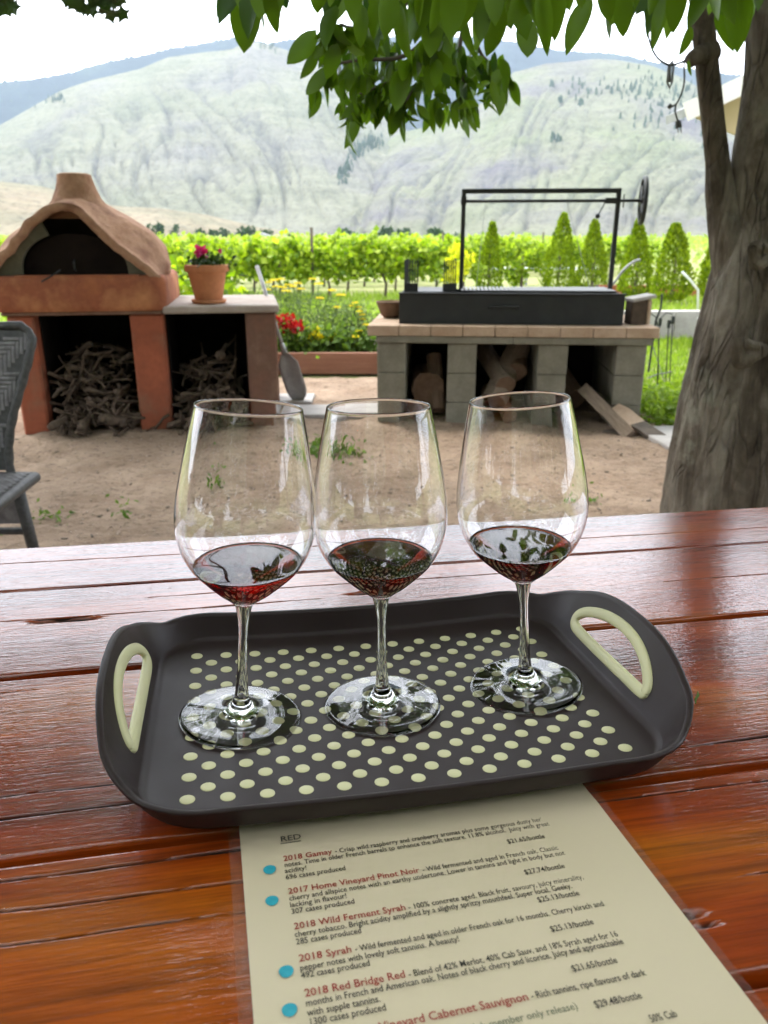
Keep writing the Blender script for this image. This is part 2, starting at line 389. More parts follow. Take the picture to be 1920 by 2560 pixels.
mountain('forested_hill', 'dark blue-green forested ridge behind the grassy slopes',
  [(-260, 235), (-100, 215), (0, 205), (87, 196), (174, 181), (260, 156), (347, 139), (434, 119), (521, 104), (596, 92), (619, 94), (665, 108), (723, 98), (799, 91), (897, 95), (1060, 84), (1243, 98), (1330, 113), (1423, 128), (1510, 131), (1567, 138), (1625, 152), (1700, 168), (1808, 184), (1900, 190), (2100, 210)],
  2900, 4300, M_hillC, 30, 26, 1.0, 5.0, jag=26, nt_=80)
mountain('hill_slope', 'pale sage-green grassy mountain with branching gullies at left',
  [(-300, 380), (-120, 345), (0, 312), (60, 278), (150, 226), (230, 198), (350, 171), (420, 141), (500, 131), (580, 122), (619, 99), (665, 108), (740, 131), (810, 155), (900, 213), (1000, 300), (1050, 375), (1120, 470), (1200, 540)],
  1350, 2600, M_hillA, 34, 20, 3.2, 1.0, nt_=170, pw=1.08)
mountain('hill_slope', 'olive grassy mountain with dark shrub patches at right',
  [(690, 585), (780, 545), (856, 458), (949, 359), (1006, 330), (1104, 308), (1220, 249), (1284, 178), (1365, 158), (1481, 147), (1539, 148), (1625, 162), (1700, 190), (1760, 226), (1850, 270), (1920, 300), (2100, 330)],
  1150, 2250, M_hillB, 26, 16, -3.6, 9.0, nt_=170, azpad=10, pw=1.15)
mountain('foothill', 'dry beige foothill at the base of the left mountain',
  [(-260, 420), (-100, 436), (0, 452), (110, 466), (200, 490), (278, 513), (405, 521), (521, 537), (637, 566), (752, 584), (900, 592), (1100, 596)],
  760, 1060, M_hillD, 4, 5, 1.5, 3.0, nt_=60, azpad=5)
# conifers dotted on the slopes
def cone_tree(mb, p, h):
    r = h*random.uniform(.18, .28); n = 5; a0 = random.random()*6
    for lv in range(2):
        zb = h*(.08+.38*lv); rr = r*(1-.35*lv); b = len(mb.v)
        for k in range(n): mb.v.append((p[0]+rr*cos(a0+2*pi*k/n), p[1]+rr*sin(a0+2*pi*k/n), p[2]+zb))
        mb.v.append((p[0], p[1], p[2]+h*(.62+.38*lv)))
        mb.f += [(b+k, b+(k+1) % n, b+n) for k in range(n)]
mb = MB(); dg = bpy.context.evaluated_depsgraph_get(); dg.update()
def drop(px, py, ro=900):
    v = ray(px, py); ok, loc, nn, ii, ob, mm = SC.ray_cast(dg, Vector((0, 0, CAMZ))+v*ro, v); return loc if ok and loc[2] > 8 else None
for i in range(170):
    px = random.gauss(1690, 75); py = random.gauss(250, 42)
    if px < 1560 and random.random() < .3: continue
    l = drop(px, py)
    if l is not None: cone_tree(mb, (l[0], l[1], l[2]-2), random.uniform(9, 17))
for i in range(45):
    l = drop(random.uniform(1420, 1640), random.gauss(225, 14))
    if l is not None: cone_tree(mb, (l[0], l[1], l[2]-2), random.uniform(9, 18))
for i in range(160):        # the gully between the two mountains
    t = random.random(); l = drop(950-100*t+random.gauss(0, 9), 352+105*t+random.gauss(0, 8)-30*sin(t*3))
    if l is not None: cone_tree(mb, (l[0], l[1], l[2]-2), random.uniform(9, 17))
for (a, b, s) in ((800, 240, 10), (140, 250, 5), (155, 248, 4), (665, 115, 9), (680, 120, 9), (1380, 215, 3), (1402, 253, 3), (1450, 260, 4), (1385, 350, 6), (1395, 352, 5), (20, 262, 40), (60, 240, 30), (120, 215, 30)):
    for i in range(9):
        l = drop(a+random.gauss(0, s), b+random.gauss(0, s*.7))
        if l is not None: cone_tree(mb, (l[0], l[1], l[2]-2), random.uniform(9, 18))
if mb.v: tag(mb.build('conifers', M_treef, fix=False), 'small dark conifers scattered over the mountain slopes', 'conifers', kind='stuff')
# ================================================================ FAR VALLEY
def blob_tree(name, label, base, h, wd, mat, nleaf, group=None, tall=False, cat='tree', lsize=None):
    t = thing(name, label, cat, base, group)
    mb = MB(); mb.tube([(0, 0, 0), (0, 0, h*.35), (0, 0, h*.7)], [wd*.05, wd*.04, wd*.02], 6); mb.build('trunk', M_twig, t)
    pts = []; cl = [Vector((random.gauss(0, wd*.22), random.gauss(0, wd*.22), h*random.uniform(.3, .85))) for _ in range(9)]
    for i in range(nleaf):
        c = random.choice(cl); r = wd*.24*(1.3-c.z/h*.6)
        p = c+Vector((random.gauss(0, 1), random.gauss(0, 1), random.gauss(0, 1))).normalized()*r*random.uniform(.6, 1)
        p.z = max(h*.08, min(h, p.z)); pts.append(p)
    mb = MB(); quads(mb, pts, lsize or wd*.16, .8); mb.build('crown', mat, t, fix=False); return t
far = [(440, 556, 26, 'poplar'), (500, 572, 40, 'r'), (560, 575, 46, 'r'), (605, 568, 44, 'r'), (632, 566, 28, 'r'), (668, 572, 30, 'd'), (733, 580, 24, 'r'), (862, 573, 40, 'r'), (968, 567, 36, 'r'), (1012, 569, 32, 'r'), (1080, 576, 50, 'r'), (1115, 578, 34, 'r'), (112, 500, 10, 'poplar'), (145, 490, 8, 'poplar'), (330, 560, 40, 'r'), (385, 562, 50, 'r')]
lab = ['slim grey-green poplar above the vines right of the oven', 'round dark tree just right of the slim poplar', 'broad tree at the foot of the beige foothill', 'dense blue-green tree above the terracotta pot', 'small round tree right of the dense blue-green one', 'darkest pointed tree beside the tiny white building', 'small tree between the white building and the pale greenhouse', 'dark round tree at the left end of the pale greenhouse', 'dark tree behind the middle of the pale greenhouse', 'second dark tree behind the pale greenhouse, right of its middle', 'wide low tree at the right end of the pale greenhouse', 'last low tree right of the pale greenhouse', 'tiny slim poplar left of the oven chimney', 'tiny slim poplar touching the oven chimney at left', 'pale shrub-like tree right of the oven dome', 'wide pale tree between the oven dome and the slim poplar']
for i, (px, pt, wp, kd) in enumerate(far):
    Y = 330 if i < 12 else 300
    b = at(px, 600, Y); b.z = 0; top = at(px, pt, Y).z; wd = wp*Y/1923*1.15
    blob_tree('poplar_tree' if kd == 'poplar' else 'valley_tree', lab[i], b, top, wd, M_treef, 260 if kd != 'poplar' else 200, 'trees along the far side of the vineyard')
# greenhouse strip and a small building
t = thing('greenhouse', 'long low pale greenhouse beyond the vineyard', 'greenhouse', (3.2, 300, 0))
mb = MB(); 
for i in range(8):
    xx = -19+i*5.2
    mb.lathe([(2.3, 0), (2.3, 4.9)], 16, Matrix.Translation((xx, 0, .1)) @ Matrix.Rotation(pi/2, 4, 'Y') @ Matrix.Scale(.75, 4, (1, 0, 0)))
mb.build('roof', M_white, t, smooth_=True); mb = MB(); mb.box((-1, 0, .4), (42, 4.4, .9)); mb.build('wall', M_white, t)
t = thing('farm_building', 'tiny white building with a dark roof beyond the vines', 'building', tuple(at(655, 597, 300)[:2])+(0,))
mb = MB(); mb.box((0, 0, 1.1), (8, 5, 2.2)); mb.build('wall', M_white, t)
mb = MB(); mb.prism([(-4.3, 2.2), (4.3, 2.2), (0, 3.6)], 5.4, Matrix.Translation((0, -2.7, 0))); mb.build('roof', M_grey, t)
# ================================================================ VINEYARD
def vine_meshes(seed, w_=1.2, h=1.0, n=800, size=.115):
    random.seed(seed); pts = []
    for i in range(n):
        x = random.uniform(-w_/2, w_/2); z = .34+random.betavariate(1.5, 1.4)*(h-.31)
        pts.append(Vector((x, random.gauss(0, .15), z)))
    for k in range(9):                                   # upright shoots
        x = random.uniform(-w_/2, w_/2); hh = h+random.uniform(.02, .24); lx = random.gauss(0, .08)
        for i in range(14): pts.append(Vector((x+lx*i/9+random.gauss(0, .03), random.gauss(0, .05), h-.15+(hh-h+.15)*i/14)))
    mb = MB(); quads(mb, pts, size, .9, .2); crown = mb.mesh('vine_crown', False, False); crown.materials.append(M_pvine)
    mb = MB(); x = random.uniform(-.05, .05)
    mb.tube([(x, 0, -.02), (x+.03, .02, .25), (x-.02+random.gauss(0, .04), 0, .5), (x+.05, 0, .68)], [.032, .026, .024, .02], 7)
    mb.tube([(x, 0, .6), (-w_*.45, 0, .66)], [.014, .008], 5); mb.tube([(x, 0, .6), (w_*.45, 0, .66)], [.014, .008], 5)
    trunk = mb.mesh('vine_trunk', True); trunk.materials.append(M_twig)
    return crown, trunk
VM = [vine_meshes(s) for s in (11, 12, 13, 14)]
random.seed(21)
def row_y(x, r): return 16.6+.22*x+r*2.3+(9.5 if x > 1.3 else 0)
k = 0
for r in range(4):
    for i in range(-8, 10):
        x = i*1.12+r*.3+random.uniform(-.08, .08)
        if abs(x) > 9.3+r: continue
        t = thing('grape_vine', ('leafy green grapevine in the front row of the vineyard' if r == 0 else 'leafy green grapevine in the rows behind the front row'), 'grapevine', TR(x, row_y(x, r), 0, .22+random.uniform(-.1, .1), s=random.uniform(.9, 1.1)),
                  'grapevines in the front vineyard row' if r == 0 else 'grapevines in the second to fourth vineyard rows')
        c, tk = VM[k % 4]; k += 1
        link('crown', c, t); link('trunk', tk, t)
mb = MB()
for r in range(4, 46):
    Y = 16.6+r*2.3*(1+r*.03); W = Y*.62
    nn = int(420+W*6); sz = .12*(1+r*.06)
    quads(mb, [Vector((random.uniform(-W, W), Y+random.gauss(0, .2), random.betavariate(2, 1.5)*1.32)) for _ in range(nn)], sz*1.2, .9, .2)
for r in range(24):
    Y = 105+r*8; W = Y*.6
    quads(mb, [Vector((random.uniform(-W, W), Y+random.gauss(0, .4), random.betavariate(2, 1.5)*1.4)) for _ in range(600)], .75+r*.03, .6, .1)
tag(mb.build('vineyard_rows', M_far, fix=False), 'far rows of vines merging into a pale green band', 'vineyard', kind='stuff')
for i, x in enumerate((-5.2, -1.75, 1.6, 5.0, 8.2)):
    t = thing('trellis_post', ('leftmost', 'second', 'third', 'fourth', 'rightmost')[i]+' of the thin grey wooden posts in the vine rows', 'post', (x+.3, row_y(x+.3, 0)-.03, 0), 'trellis posts in the front vine row')
    mb = MB(); mb.tube([(0, 0, 0), (0.01, 0, 1.38)], .03, 8); mb.build('pole', M_twig, t)
mb = MB(); mb.tube([(x*.5, row_y(x*.5, 0)-.06, .47+.02*sin(x*1.9)) for x in range(-18, 19)], .011, 6)
tag(mb.build('drip_hose', M_rubber, smooth_=True), 'black irrigation hose strung under the front vine row', 'hose')
# grass behind the bed and on the right lawn
def grass(name, label, region, n, h, mat, wd=.006):
    mb = MB()
    for i in range(n):
        x, y = region()
        hh = h*random.uniform(.4, 1.3)*(1+.04*y); a = random.uniform(0, pi); l = Vector((random.gauss(0, .45), random.gauss(0, .45), 1)).normalized()*hh
        d = Vector((cos(a), sin(a), 0))*wd*(1+.09*y); b = len(mb.v); p = Vector((x, y, -.012))
        mb.v += [tuple(p-d), tuple(p+d), tuple(p+l)]; mb.f.append((b, b+1, b+2))
    return tag(mb.build(name, mat, fix=False), label, 'grass', kind='stuff')
grass('meadow_grass', 'light green grass between the flower bed and the vines', lambda: (random.uniform(-6, 7), 8.7+(random.random()**1.3)*9), 26000, .085, M_grass)
def lawn():
    while True:
        x, y = random.uniform(1.75, 5.5), 4.9+random.random()**1.2*6
        if x > 1.85 or y > 5.4: return x, y
grass('lawn_grass', 'bright green lawn right of the grill counter', lawn, 20000, .06, M_grass)
mb = MB()       # clover patch by the grill
pts = []
for i in range(4200):
    x, y = random.uniform(1.68, 3.2), random.uniform(4.82, 5.9)
    pts.append(Vector((x, y, random.uniform(.0, .16)*(1-.3*abs(y-5.3)))))
quads(mb, pts, .042, .95, -.2, 1.0); tag(mb.build('clover_patch', M_grass, fix=False), 'leafy clover growing beside the right end of the grill counter', 'clover', kind='stuff')
# ================================================================ THUJAS
def thuja(label, x, y, h, wd, seed, mat=M_thuja, n=3000, group='arborvitae trees in a line behind the grill', topcut=.0, name='arborvitae_tree', cat='tree', pe=.75):
    random.seed(seed); t = thing(name, label, cat, (x, y, 0), group)
    mb = MB(); mb.tube([(0, 0, 0), (0, 0, h*.3), (0, 0, h*.8)], [.035, .03, .01], 6); mb.build('trunk', M_twig, t)
    mb = MB(); pts = []; lx, ly = random.gauss(0, .05), random.gauss(0, .05)
    for i in range(n):
        z = random.random()**1.15; a = random.uniform(0, 2*pi)
        prof = (min(1, z*6+.35))*(1-z)**pe*1.15
        bumpy = 1+.28*noise.noise(Vector((cos(a)*2, sin(a)*2+seed, z*7)))+.12*noise.noise(Vector((cos(a)*6, sin(a)*6, z*18+seed)))
        r = wd/2*prof*bumpy*random.uniform(.72, 1.03)+.012
        pts.append(Vector((r*cos(a)+lx*z, r*sin(a)+ly*z, .04+z*h)))
    V, F = mb.v, mb.f
    for p in pts:
        L = random.uniform(.045, .085); c = Vector((p.x-lx, p.y-ly, 0))
        d = (c.normalized()*.45+Vector((random.gauss(0, .3), random.gauss(0, .3), .9))).normalized()
        s = d.cross(Vector((random.gauss(0, 1), random.gauss(0, 1), .2))).normalized()*L*.3
        i = len(V); V.extend([tuple(p), tuple(p+d*L*.6+s), tuple(p+d*L), tuple(p+d*L*.6-s)]); F.extend([(i, i+1, i+2), (i, i+2, i+3)])
    mb.build('crown', mat, t, fix=False); return t
thuja('narrow young arborvitae right behind the left grill post', 2.25, 17.2, 1.42, .54, 31)
thuja('tallest arborvitae, in the middle behind the grill frame', 3.82, 17.6, 1.62, .72, 32, n=3600)
thuja('leaning-topped arborvitae right of the tallest one', 4.62, 17.8, 1.48, .68, 33, n=3400)
thuja('arborvitae directly behind the right grill post', 5.12, 16.3, 1.46, .64, 34, n=3400)
thuja('rounder arborvitae between the grill wheel and the big trunk', 5.48, 15.2, 1.36, .70, 35, n=3600, pe=.6)
thuja('arborvitae half hidden behind the big tree trunk', 6.55, 15.8, 1.22, .6, 36)
blob_tree('round_bush', 'loose mid-green bush between the narrow and the tallest arborvitae', (3.0, 17.5, 0), 1.15, .85, M_pvine, 1100, cat='bush', lsize=.085)
blob_tree('yellow_bush', 'yellow-leaved bush left of the left grill post', (1.35, 15.4, 0), 1.18, .55, M_yleaf, 520, cat='bush', lsize=.08)
blob_tree('leafy_bush', 'tall green vine shoots just left of the left grill post', (1.62, 16.3, 0), 1.42, .6, M_pvine, 500, cat='bush', lsize=.09)
blob_tree('feathery_bush', 'bright yellow-green feathery bush behind the right end of the oven counter', (-1.72, 9.2, 0), .62, .75, M_fuzzy, 2600, cat='bush', lsize=.045)
blob_tree('leafy_vine', 'sprawling vine with big light leaves behind the oven dome', (-2.35, 8.3, 0), .95, 1.3, M_pvine, 900, cat='vine', lsize=.12)
blob_tree('leafy_vine', 'sunlit vine leaves rising behind the left side of the oven', (-4.35, 8.6, 0), 1.32, 1.5, M_pvine, 900, cat='vine', lsize=.13)
# right background clutter
t = thing('raised_bed', 'low orange timber edging behind the arborvitae at right', 'garden bed', (6.4, 17.0, 0))
for x in (-1.15, .25, 1.6): mb = MB(); mb.box((x, 0, .12), (1.36, .05, .24), bev=.005); mb.build('board', M_terra, t)
mb = MB(); mb.box((.2, .5, .1), (4.0, .9, .2)); mb.build('soil', M_soil, t)
t = thing('retaining_wall', 'low grey concrete wall behind the tool stand', 'wall', (4.2, 9.6, 0))
for i in range(4): mb = MB(); mb.box((-1.05+i*.72, .02*i, .17), (.712, .16, .34), bev=.008); mb.build('block', M_paver, t)
t = thing('washtub', 'round pale grey metal tub on the lawn beside the big trunk', 'tub', (3.95, 8.7, 0))
mb = MB(); mb.lathe([(0, .01), (.36, .01), (.40, .05), (.44, .30), (.455, .31), (.45, .325), (.425, .30), (.38, .06), (0, .05)], 40); mb.build('basin', M_grey, t, smooth_=True)
mb = MB(); mb.lathe([(.44, .3), (.462, .305), (.462, .32), (.44, .325)], 40); mb.build('rim', M_white, t, smooth_=True)
mb = MB(); mb.tube([at(1705, 680, 12.5), at(1725, 700, 12.5), at(1745, 725, 12.5), (at(1745, 725, 12.5).x+.05, 12.5, 0)], .018, 8)
tag(mb.build('metal_pole', M_white, smooth_=True), 'bent pale metal pipe leaning beyond the rounder arborvitae', 'pipe')
mb = MB(); hp_, _ = dense([at(1510, 735, 7.5), at(1534, 708, 7.5), at(1560, 674, 7.5), at(1584, 655, 7.5), at(1600, 650, 7.5)], [1]*5, 20); mb.tube([Vector((hp_[0].x-.06, 7.5, 0))]+hp_, .013, 8)
tag(mb.build('garden_hoop', M_grey, smooth_=True), 'curved grey metal rod arching up beside the right grill post', 'hoop')
t = thing('garden_bench', 'long low whitish bench rail behind the arborvitae', 'bench', (3.4, 21.5, 0))
mb = MB(); mb.box((0, 0, .42), (4.6, .25, .05)); mb.build('seat', M_white, t)
for x in (-2, -.9, .4, 1.8): mb = MB(); mb.box((x, 0, .2), (.06, .2, .40)); mb.build('leg', M_grey, t)
# house at right
t = thing('house', 'beige house with a white roof edge behind the walnut tree', 'house', (7.6, 11.0, 0))
c = at(1716, 268, 10.0) - Vector((7.6, 11, 0))
mb = MB(); mb.add([(c.x, c.y, c.z), (c.x+2.2, c.y, c.z+1.02), (c.x+5, c.y, c.z+1.02), (c.x+5, c.y+.7, c.z+1.02), (c.x+2.2, c.y+.7, c.z+1.02), (c.x, c.y+.7, c.z)], [(0, 1, 2, 3, 4, 5)])
ro = mb.build('roof', M_grey, t); md = ro.modifiers.new('s', 'SOLIDIFY'); md.thickness = .1
mb = MB(); rt = Matrix.Rotation(-atan2(.98, 2.2), 3, 'Y'); mb.box((c.x+1.1, c.y-.02, c.z+.44), (2.42, .05, .2), rt); mb.build('fascia', M_fascia, t)
mb = MB(); mb.prism([(c.x+.15, c.z-.02), (c.x+2.4, c.z+.95), (c.x+2.4, c.z-.3), (c.x+.9, c.z-.3)], .05, Matrix.Translation((0, c.y+.35, 0))); mb.build('gable', M_house, t)
wx = at(1893, 600, 14.4).x-7.6
mb = MB(); mb.box((wx+2.5, 2.0, 1.6), (5.0, 3.2, 3.2)); mb.build('wall', M_house, t)
# ================================================================ FLOWER BED
t = thing('flower_bed', 'raised garden bed with a reddish timber front between oven and grill', 'garden bed', (-.5, 6.95, 0))
for i, (x, wd) in enumerate(((-1.3, 1.30), (0.02, 1.33), (1.36, 1.33))): mb = MB(); mb.box((x, -.02*i*0, .105), (wd, .045, .19), bev=.006); mb.build('board', M_bedwood, t)
mb = MB(); mb.box((.1, 0.03, .02), (3.9, .05, .05), bev=.01); mb.build('sill', M_block, t)
mb = MB(); nx = 40
for j in range(9):
    for i in range(nx+1): mb.v.append((-1.9+3.9*i/nx, .02+j*.21, .15+.02*noise.noise(Vector((i*.4, j*.7, 0)))))
mb.f = [(j*(nx+1)+i, j*(nx+1)+i+1, (j+1)*(nx+1)+i+1, (j+1)*(nx+1)+i) for j in range(8) for i in range(nx)]
mb.build('soil', M_soil, t, smooth_=True)
def umbel(mb, c, r):
    for i in range(26):
        a = random.uniform(0, 2*pi); q = r*sqrt(random.random()); s = .011
        p = Vector(c)+Vector((q*cos(a), q*sin(a), -q*q*3+random.uniform(-.004, .004)))
        b = len(mb.v); mb.v += [tuple(p+Vector((-s, -s, 0))), tuple(p+Vector((s, -s, 0))), tuple(p+Vector((s, s, .0))), tuple(p+Vector((-s, s, 0))), tuple(p+Vector((0, 0, .012)))]
        mb.f += [(b, b+1, b+4), (b+1, b+2, b+4), (b+2, b+3, b+4), (b+3, b, b+4)]
def yarrow(label, x, y, wd, h, heads, seed, n=2600):
    random.seed(seed); t = thing('yarrow_plant', label, 'plant', (x, y, .14), 'yellow-flowering yarrow plants in the bed')
    mb = MB(); pts = []
    for i in range(n):
        a = random.uniform(0, 2*pi); q = sqrt(random.random()); z = random.random()
        pts.append(Vector((wd/2*q*cos(a)*(.55+.6*z), wd*.32*q*sin(a), h*.86*z*(1-.35*q*q))))
    quads(mb, pts, .05, .22, -.6); mb.build('foliage', M_fern, t, fix=False)
    st = MB()
    for i, (hx, hy, hz, r) in enumerate(heads):
        st.tube([(hx*.6, hy*.6, .1), (hx*.9, hy*.9, hz*.6), (hx, hy, hz-.005)], .004, 5)
        mb = MB(); umbel(mb, (hx, hy, hz), r); mb.build('flower', M_yel, t, fix=False)
    st.build('stems', M_stemg, t)
def hd(px, py, Y, x, y, r): q = at(px, py, Y); return (q.x-x, Y-y, q.z-.14, r)
yp = [(672, 706, 7.9), (686, 700, 8.0), (700, 698, 8.0), (708, 718, 7.8), (722, 712, 7.9), (735, 716, 7.8), (716, 727, 7.6), (744, 708, 7.9), (782, 697, 8.1), (797, 709, 8.0), (752, 722, 7.8), (690, 716, 7.7), (668, 724, 7.6), (800, 745, 7.5), (830, 725, 8.0), (852, 737, 7.9), (842, 768, 7.6)]
yarrow('bushy yarrow full of flat yellow heads beside the oven counter', -1.0, 7.85, 1.15, .70, [hd(*p, -1.0, 7.85, random.uniform(.03, .045)) for p in yp], 41, 4200)
yp = [(888, 757, 7.6), (895, 768, 7.6), (899, 778, 7.5), (905, 787, 7.5), (908, 798, 7.5), (915, 812, 7.4), (897, 826, 7.3), (890, 841, 7.2), (922, 822, 7.4), (878, 765, 7.6)]
yarrow('smaller yarrow with a column of yellow heads beside the grill counter', -.35, 7.6, .6, .55, [hd(*p, -.35, 7.6, random.uniform(.024, .034)) for p in yp], 42, 2000)
def bloom(name, label, cat, pts, Y0, mat, r, bx, by, seed, leaf=M_weed, cnt=14, fol=350, fh=.4):
    random.seed(seed); t = thing(name, label, cat, (bx, by, .14)); st = MB()
    for (px, py) in pts:
        c = at(px, py, Y0+random.uniform(-.08, .08))-Vector((bx, by, .14)); mb = MB(); 
        quads(mb, [c+Vector((random.gauss(0, r*.25), random.gauss(0, r*.25), random.gauss(0, r*.2))) for _ in range(cnt)], r, .9, -.2); mb.build('flower', mat, t, fix=False)
        st.tube([(c.x*.5, c.y*.5, 0), (c.x*.9, c.y*.9, c.z*.6), c], .004, 5)
    st.build('stems', M_stemg, t)
    if fol:
        mb = MB(); quads(mb, [Vector((random.gauss(0, .13), random.gauss(0, .1), random.uniform(0, fh))) for _ in range(fol)], .06, .5, -.3); mb.build('foliage', leaf, t, fix=False)
bloom('red_flower_plant', 'plant with a cluster of deep red flowers right beside the oven counter', 'plant', [(700, 798), (712, 790), (722, 800), (735, 806), (716, 808), (730, 816), (745, 818), (755, 814), (703, 812), (741, 826), (698, 822)], 7.15, M_redf, .055, -.95, 7.2, 51, fol=260)
bloom('marigold_plant', 'low plant with bright yellow flowers in the middle of the bed front', 'plant', [(778, 838), (795, 840), (786, 822), (829, 842), (782, 846)], 7.2, M_yel, .045, -.65, 7.25, 52, fol=200, fh=.22)
random.seed(53); gl = ['low leafy green plant at the left front of the flower bed', 'low leafy green plant in the middle front of the flower bed', 'low leafy green plant at the right front of the flower bed', 'low leafy green plant nearest the grill counter in the flower bed']
for i, x in enumerate((-.88, -.62, -.36, -.12)):
    t = thing('leafy_plant', gl[i], 'plant', (x, 7.2+.05*i, .14)); mb = MB()
    quads(mb, [Vector((random.gauss(0, .12), random.gauss(0, .09), abs(random.gauss(.08, .08)))) for _ in range(300)], .075, .6, .1, .6); mb.build('foliage', M_weed, t, fix=False)
# pavers
for i, (x, y, a, l) in enumerate(((-.86, 5.32, .03, 'left concrete paver in the path between oven and grill'), (-.50, 5.31, -.02, 'middle concrete paver in the path between oven and grill'), (-.16, 5.33, .02, 'right concrete paver in the path beside the grill counter'), (-.70, 5.72, .01, 'far concrete paver behind the other pavers'))):
    mb = MB(); mb.box((0, 0, 0), (.34, .34, .045), bev=.004); o = mb.build('paver', M_paver); o.matrix_world = TR(x, y, yard_z(x, y)+.006, a); tag(o, l, 'paver', 'concrete pavers set in the sand')
mb = MB(); mb.box((0, 0, 0), (.9, .55, .06), bev=.006); o = mb.build('paving_slab', M_paver); o.matrix_world = TR(2.05, 4.55, .005, .1); tag(o, 'pale concrete slab in the ground beside the big trunk', 'slab')
# ================================================================ WOOD FIRED OVEN
OY = radians(9.5)                                  # front face recedes to the right
OV = TR(-2.23, 4.66, 0, OY)                        # left front corner of the base
ov = thing('pizza_oven', 'terracotta wood-fired oven with a clay dome on a plastered counter', 'oven', OV)
H1, D1, W1 = .725, .95, 1.58
def obox(name, x0, x1, z0, z1, y0, y1, mat, bev=.012, wob=.0):
    mb = MB(); mb.box(((x0+x1)/2, (y0+y1)/2, (z0+z1)/2), (x1-x0, y1-y0, z1-z0), bev=bev); return mb.build(name, mat, ov)
M_pil = pm('pillar_plaster', (.40, .115, .058), (.29, .088, .046), 3.2, .88, bs=.4, bd=.008, bscale=20, c3=(.24, .13, .08), spec=.2)
obox('pillar', 0, .15, 0, H1, 0, D1, M_pil); obox('pillar', .70, .895, 0, H1, 0, D1, M_pil); obox('pillar', 1.39, W1, 0, H1, 0, D1, M_terra_d)
obox('back_wall', .15, 1.39, 0, H1-.003, D1-.08, D1-.003, M_soot_shade)  # near-black colour stands for the shade at the back of the bays
obox('bay_shade_sheet', .152, .160, .001, H1-.006, .12, D1-.09, M_soot_shade, 0); obox('bay_shade_sheet', .690, .698, .001, H1-.006, .12, D1-.09, M_soot_shade, 0)  # thin dark sheets added on the bay sides to paint their shade
obox('bay_shade_sheet', .897, .905, .001, H1-.006, .12, D1-.09, M_soot_shade, 0); obox('bay_shade_sheet', 1.380, 1.388, .001, H1-.006, .12, D1-.09, M_soot_shade, 0)
obox('counter_top', .90, W1+.02, H1, H1+.045, -.03, D1+.02, M_top, .008)
obox('hearth_slab', -.02, .895, H1, H1+.02, -.02, D1+.02, M_terra_d, .005)
# thick terracotta plinth with rounded edges
mb = MB(); pw, pd, ph, pz = .985, 1.02, .205, H1+.021; nseg = 10
def rr_ring(w_, d_, r, z, inset):
    out = []
    for (cx, cy, a0) in ((w_-r, d_-r, 0), (r, d_-r, 90), (r, r, 180), (w_-r, r, 270)):
        for k in range(nseg+1):
            a = radians(a0+90*k/nseg); out.append((cx+(r-inset)*cos(a), cy+(r-inset)*sin(a), z))
    return out
rs = []
for (z, i) in ((0, .02), (.02, .004), (.05, 0), (.16, 0), (.19, .006), (ph, .025)): rs.append(rr_ring(pw, pd, .06, pz+z, i))
n = len(rs[0]); vs = [(p[0]-.055+.006*noise.noise(Vector(p)*5), p[1]-.045+.010*noise.noise(Vector((p[0]*4, p[2]*6, 2))), p[2]) for r in rs for p in r]
fs = [(i*n+k, i*n+(k+1) % n, (i+1)*n+(k+1) % n, (i+1)*n+k) for i in range(len(rs)-1) for k in range(n)]+[tuple((len(rs)-1)*n+k for k in range(n)), tuple(range(n-1, -1, -1))]
mb.add(vs, fs); mb.build('plinth', M_terra, ov, auto=50)
# clay shell: gable-shaped mouth at the front turning into a dome with a chimney
Z0 = H1+.021+ph-.006
mouth = [(-.485, 0), (-.47, .055), (-.40, .135), (-.315, .225), (-.22, .315), (-.13, .372), (-.04, .402), (.02, .40), (.08, .365), (.15, .295), (.22, .215), (.30, .150), (.38, .085), (.455, .025), (.485, 0)]
backp = [(-.50, 0), (-.505, .06), (-.47, .16), (-.41, .24), (-.32, .30), (-.23, .36), (-.13, .43), (-.05, .46), (.05, .46), (.13, .43), (.23, .36), (.32, .30), (.41, .24), (.47, .16), (.505, .06), (.50, 0)]
def rsamp(poly, n):
    L = [0]
    for a, b in zip(poly, poly[1:]): L.append(L[-1]+sqrt((a[0]-b[0])**2+(a[1]-b[1])**2))
    out = []
    for i in range(n):
        s = L[-1]*i/(n-1); j = max(k for k in range(len(L)) if L[k] <= s+1e-9); j = min(j, len(poly)-2)
        f = (s-L[j])/(L[j+1]-L[j]); out.append((poly[j][0]+(poly[j+1][0]-poly[j][0])*f, poly[j][1]+(poly[j+1][1]-poly[j][1])*f))
    return out
NP = 64; pf = rsamp(mouth, NP); pb = rsamp(backp, NP); NS = 40; V = []; dcx, dcy = .435, .50
for j in range(NS+1):
    s = j/NS; y = -.03+ .98*s
    k = smooth(.0, .30, s)
    for i, (x, z) in enumerate(pf):
        R = sqrt(max(0, 1-((y-.38)/.58)**2)) if y > .38 else 1
        dx, dz = pb[i][0]*R, pb[i][1]*R
        X = x*(1-k)+dx*k; Z = z*(1-k)+dz*k
        nn = 1+.05*noise.noise(Vector((X*3, y*3, Z*3)))+.02*noise.noise(Vector((X*9, y*9, Z*9)))
        if j < 2: nn += .03*noise.noise(Vector((i*.35, 1.3, 2)))
        V.append((dcx+X*nn, y, Z0+Z*nn))
F = [(j*NP+i, (j+1)*NP+i, (j+1)*NP+i+1, j*NP+i+1) for j in range(NS) for i in range(NP-1)]
mb = MB(); mb.add(V, F); sh = mb.build('clay_shell', M_dome, ov, smooth_=True)
md = sh.modifiers.new('s', 'SOLIDIFY'); md.thickness = .045; md.offset = -1
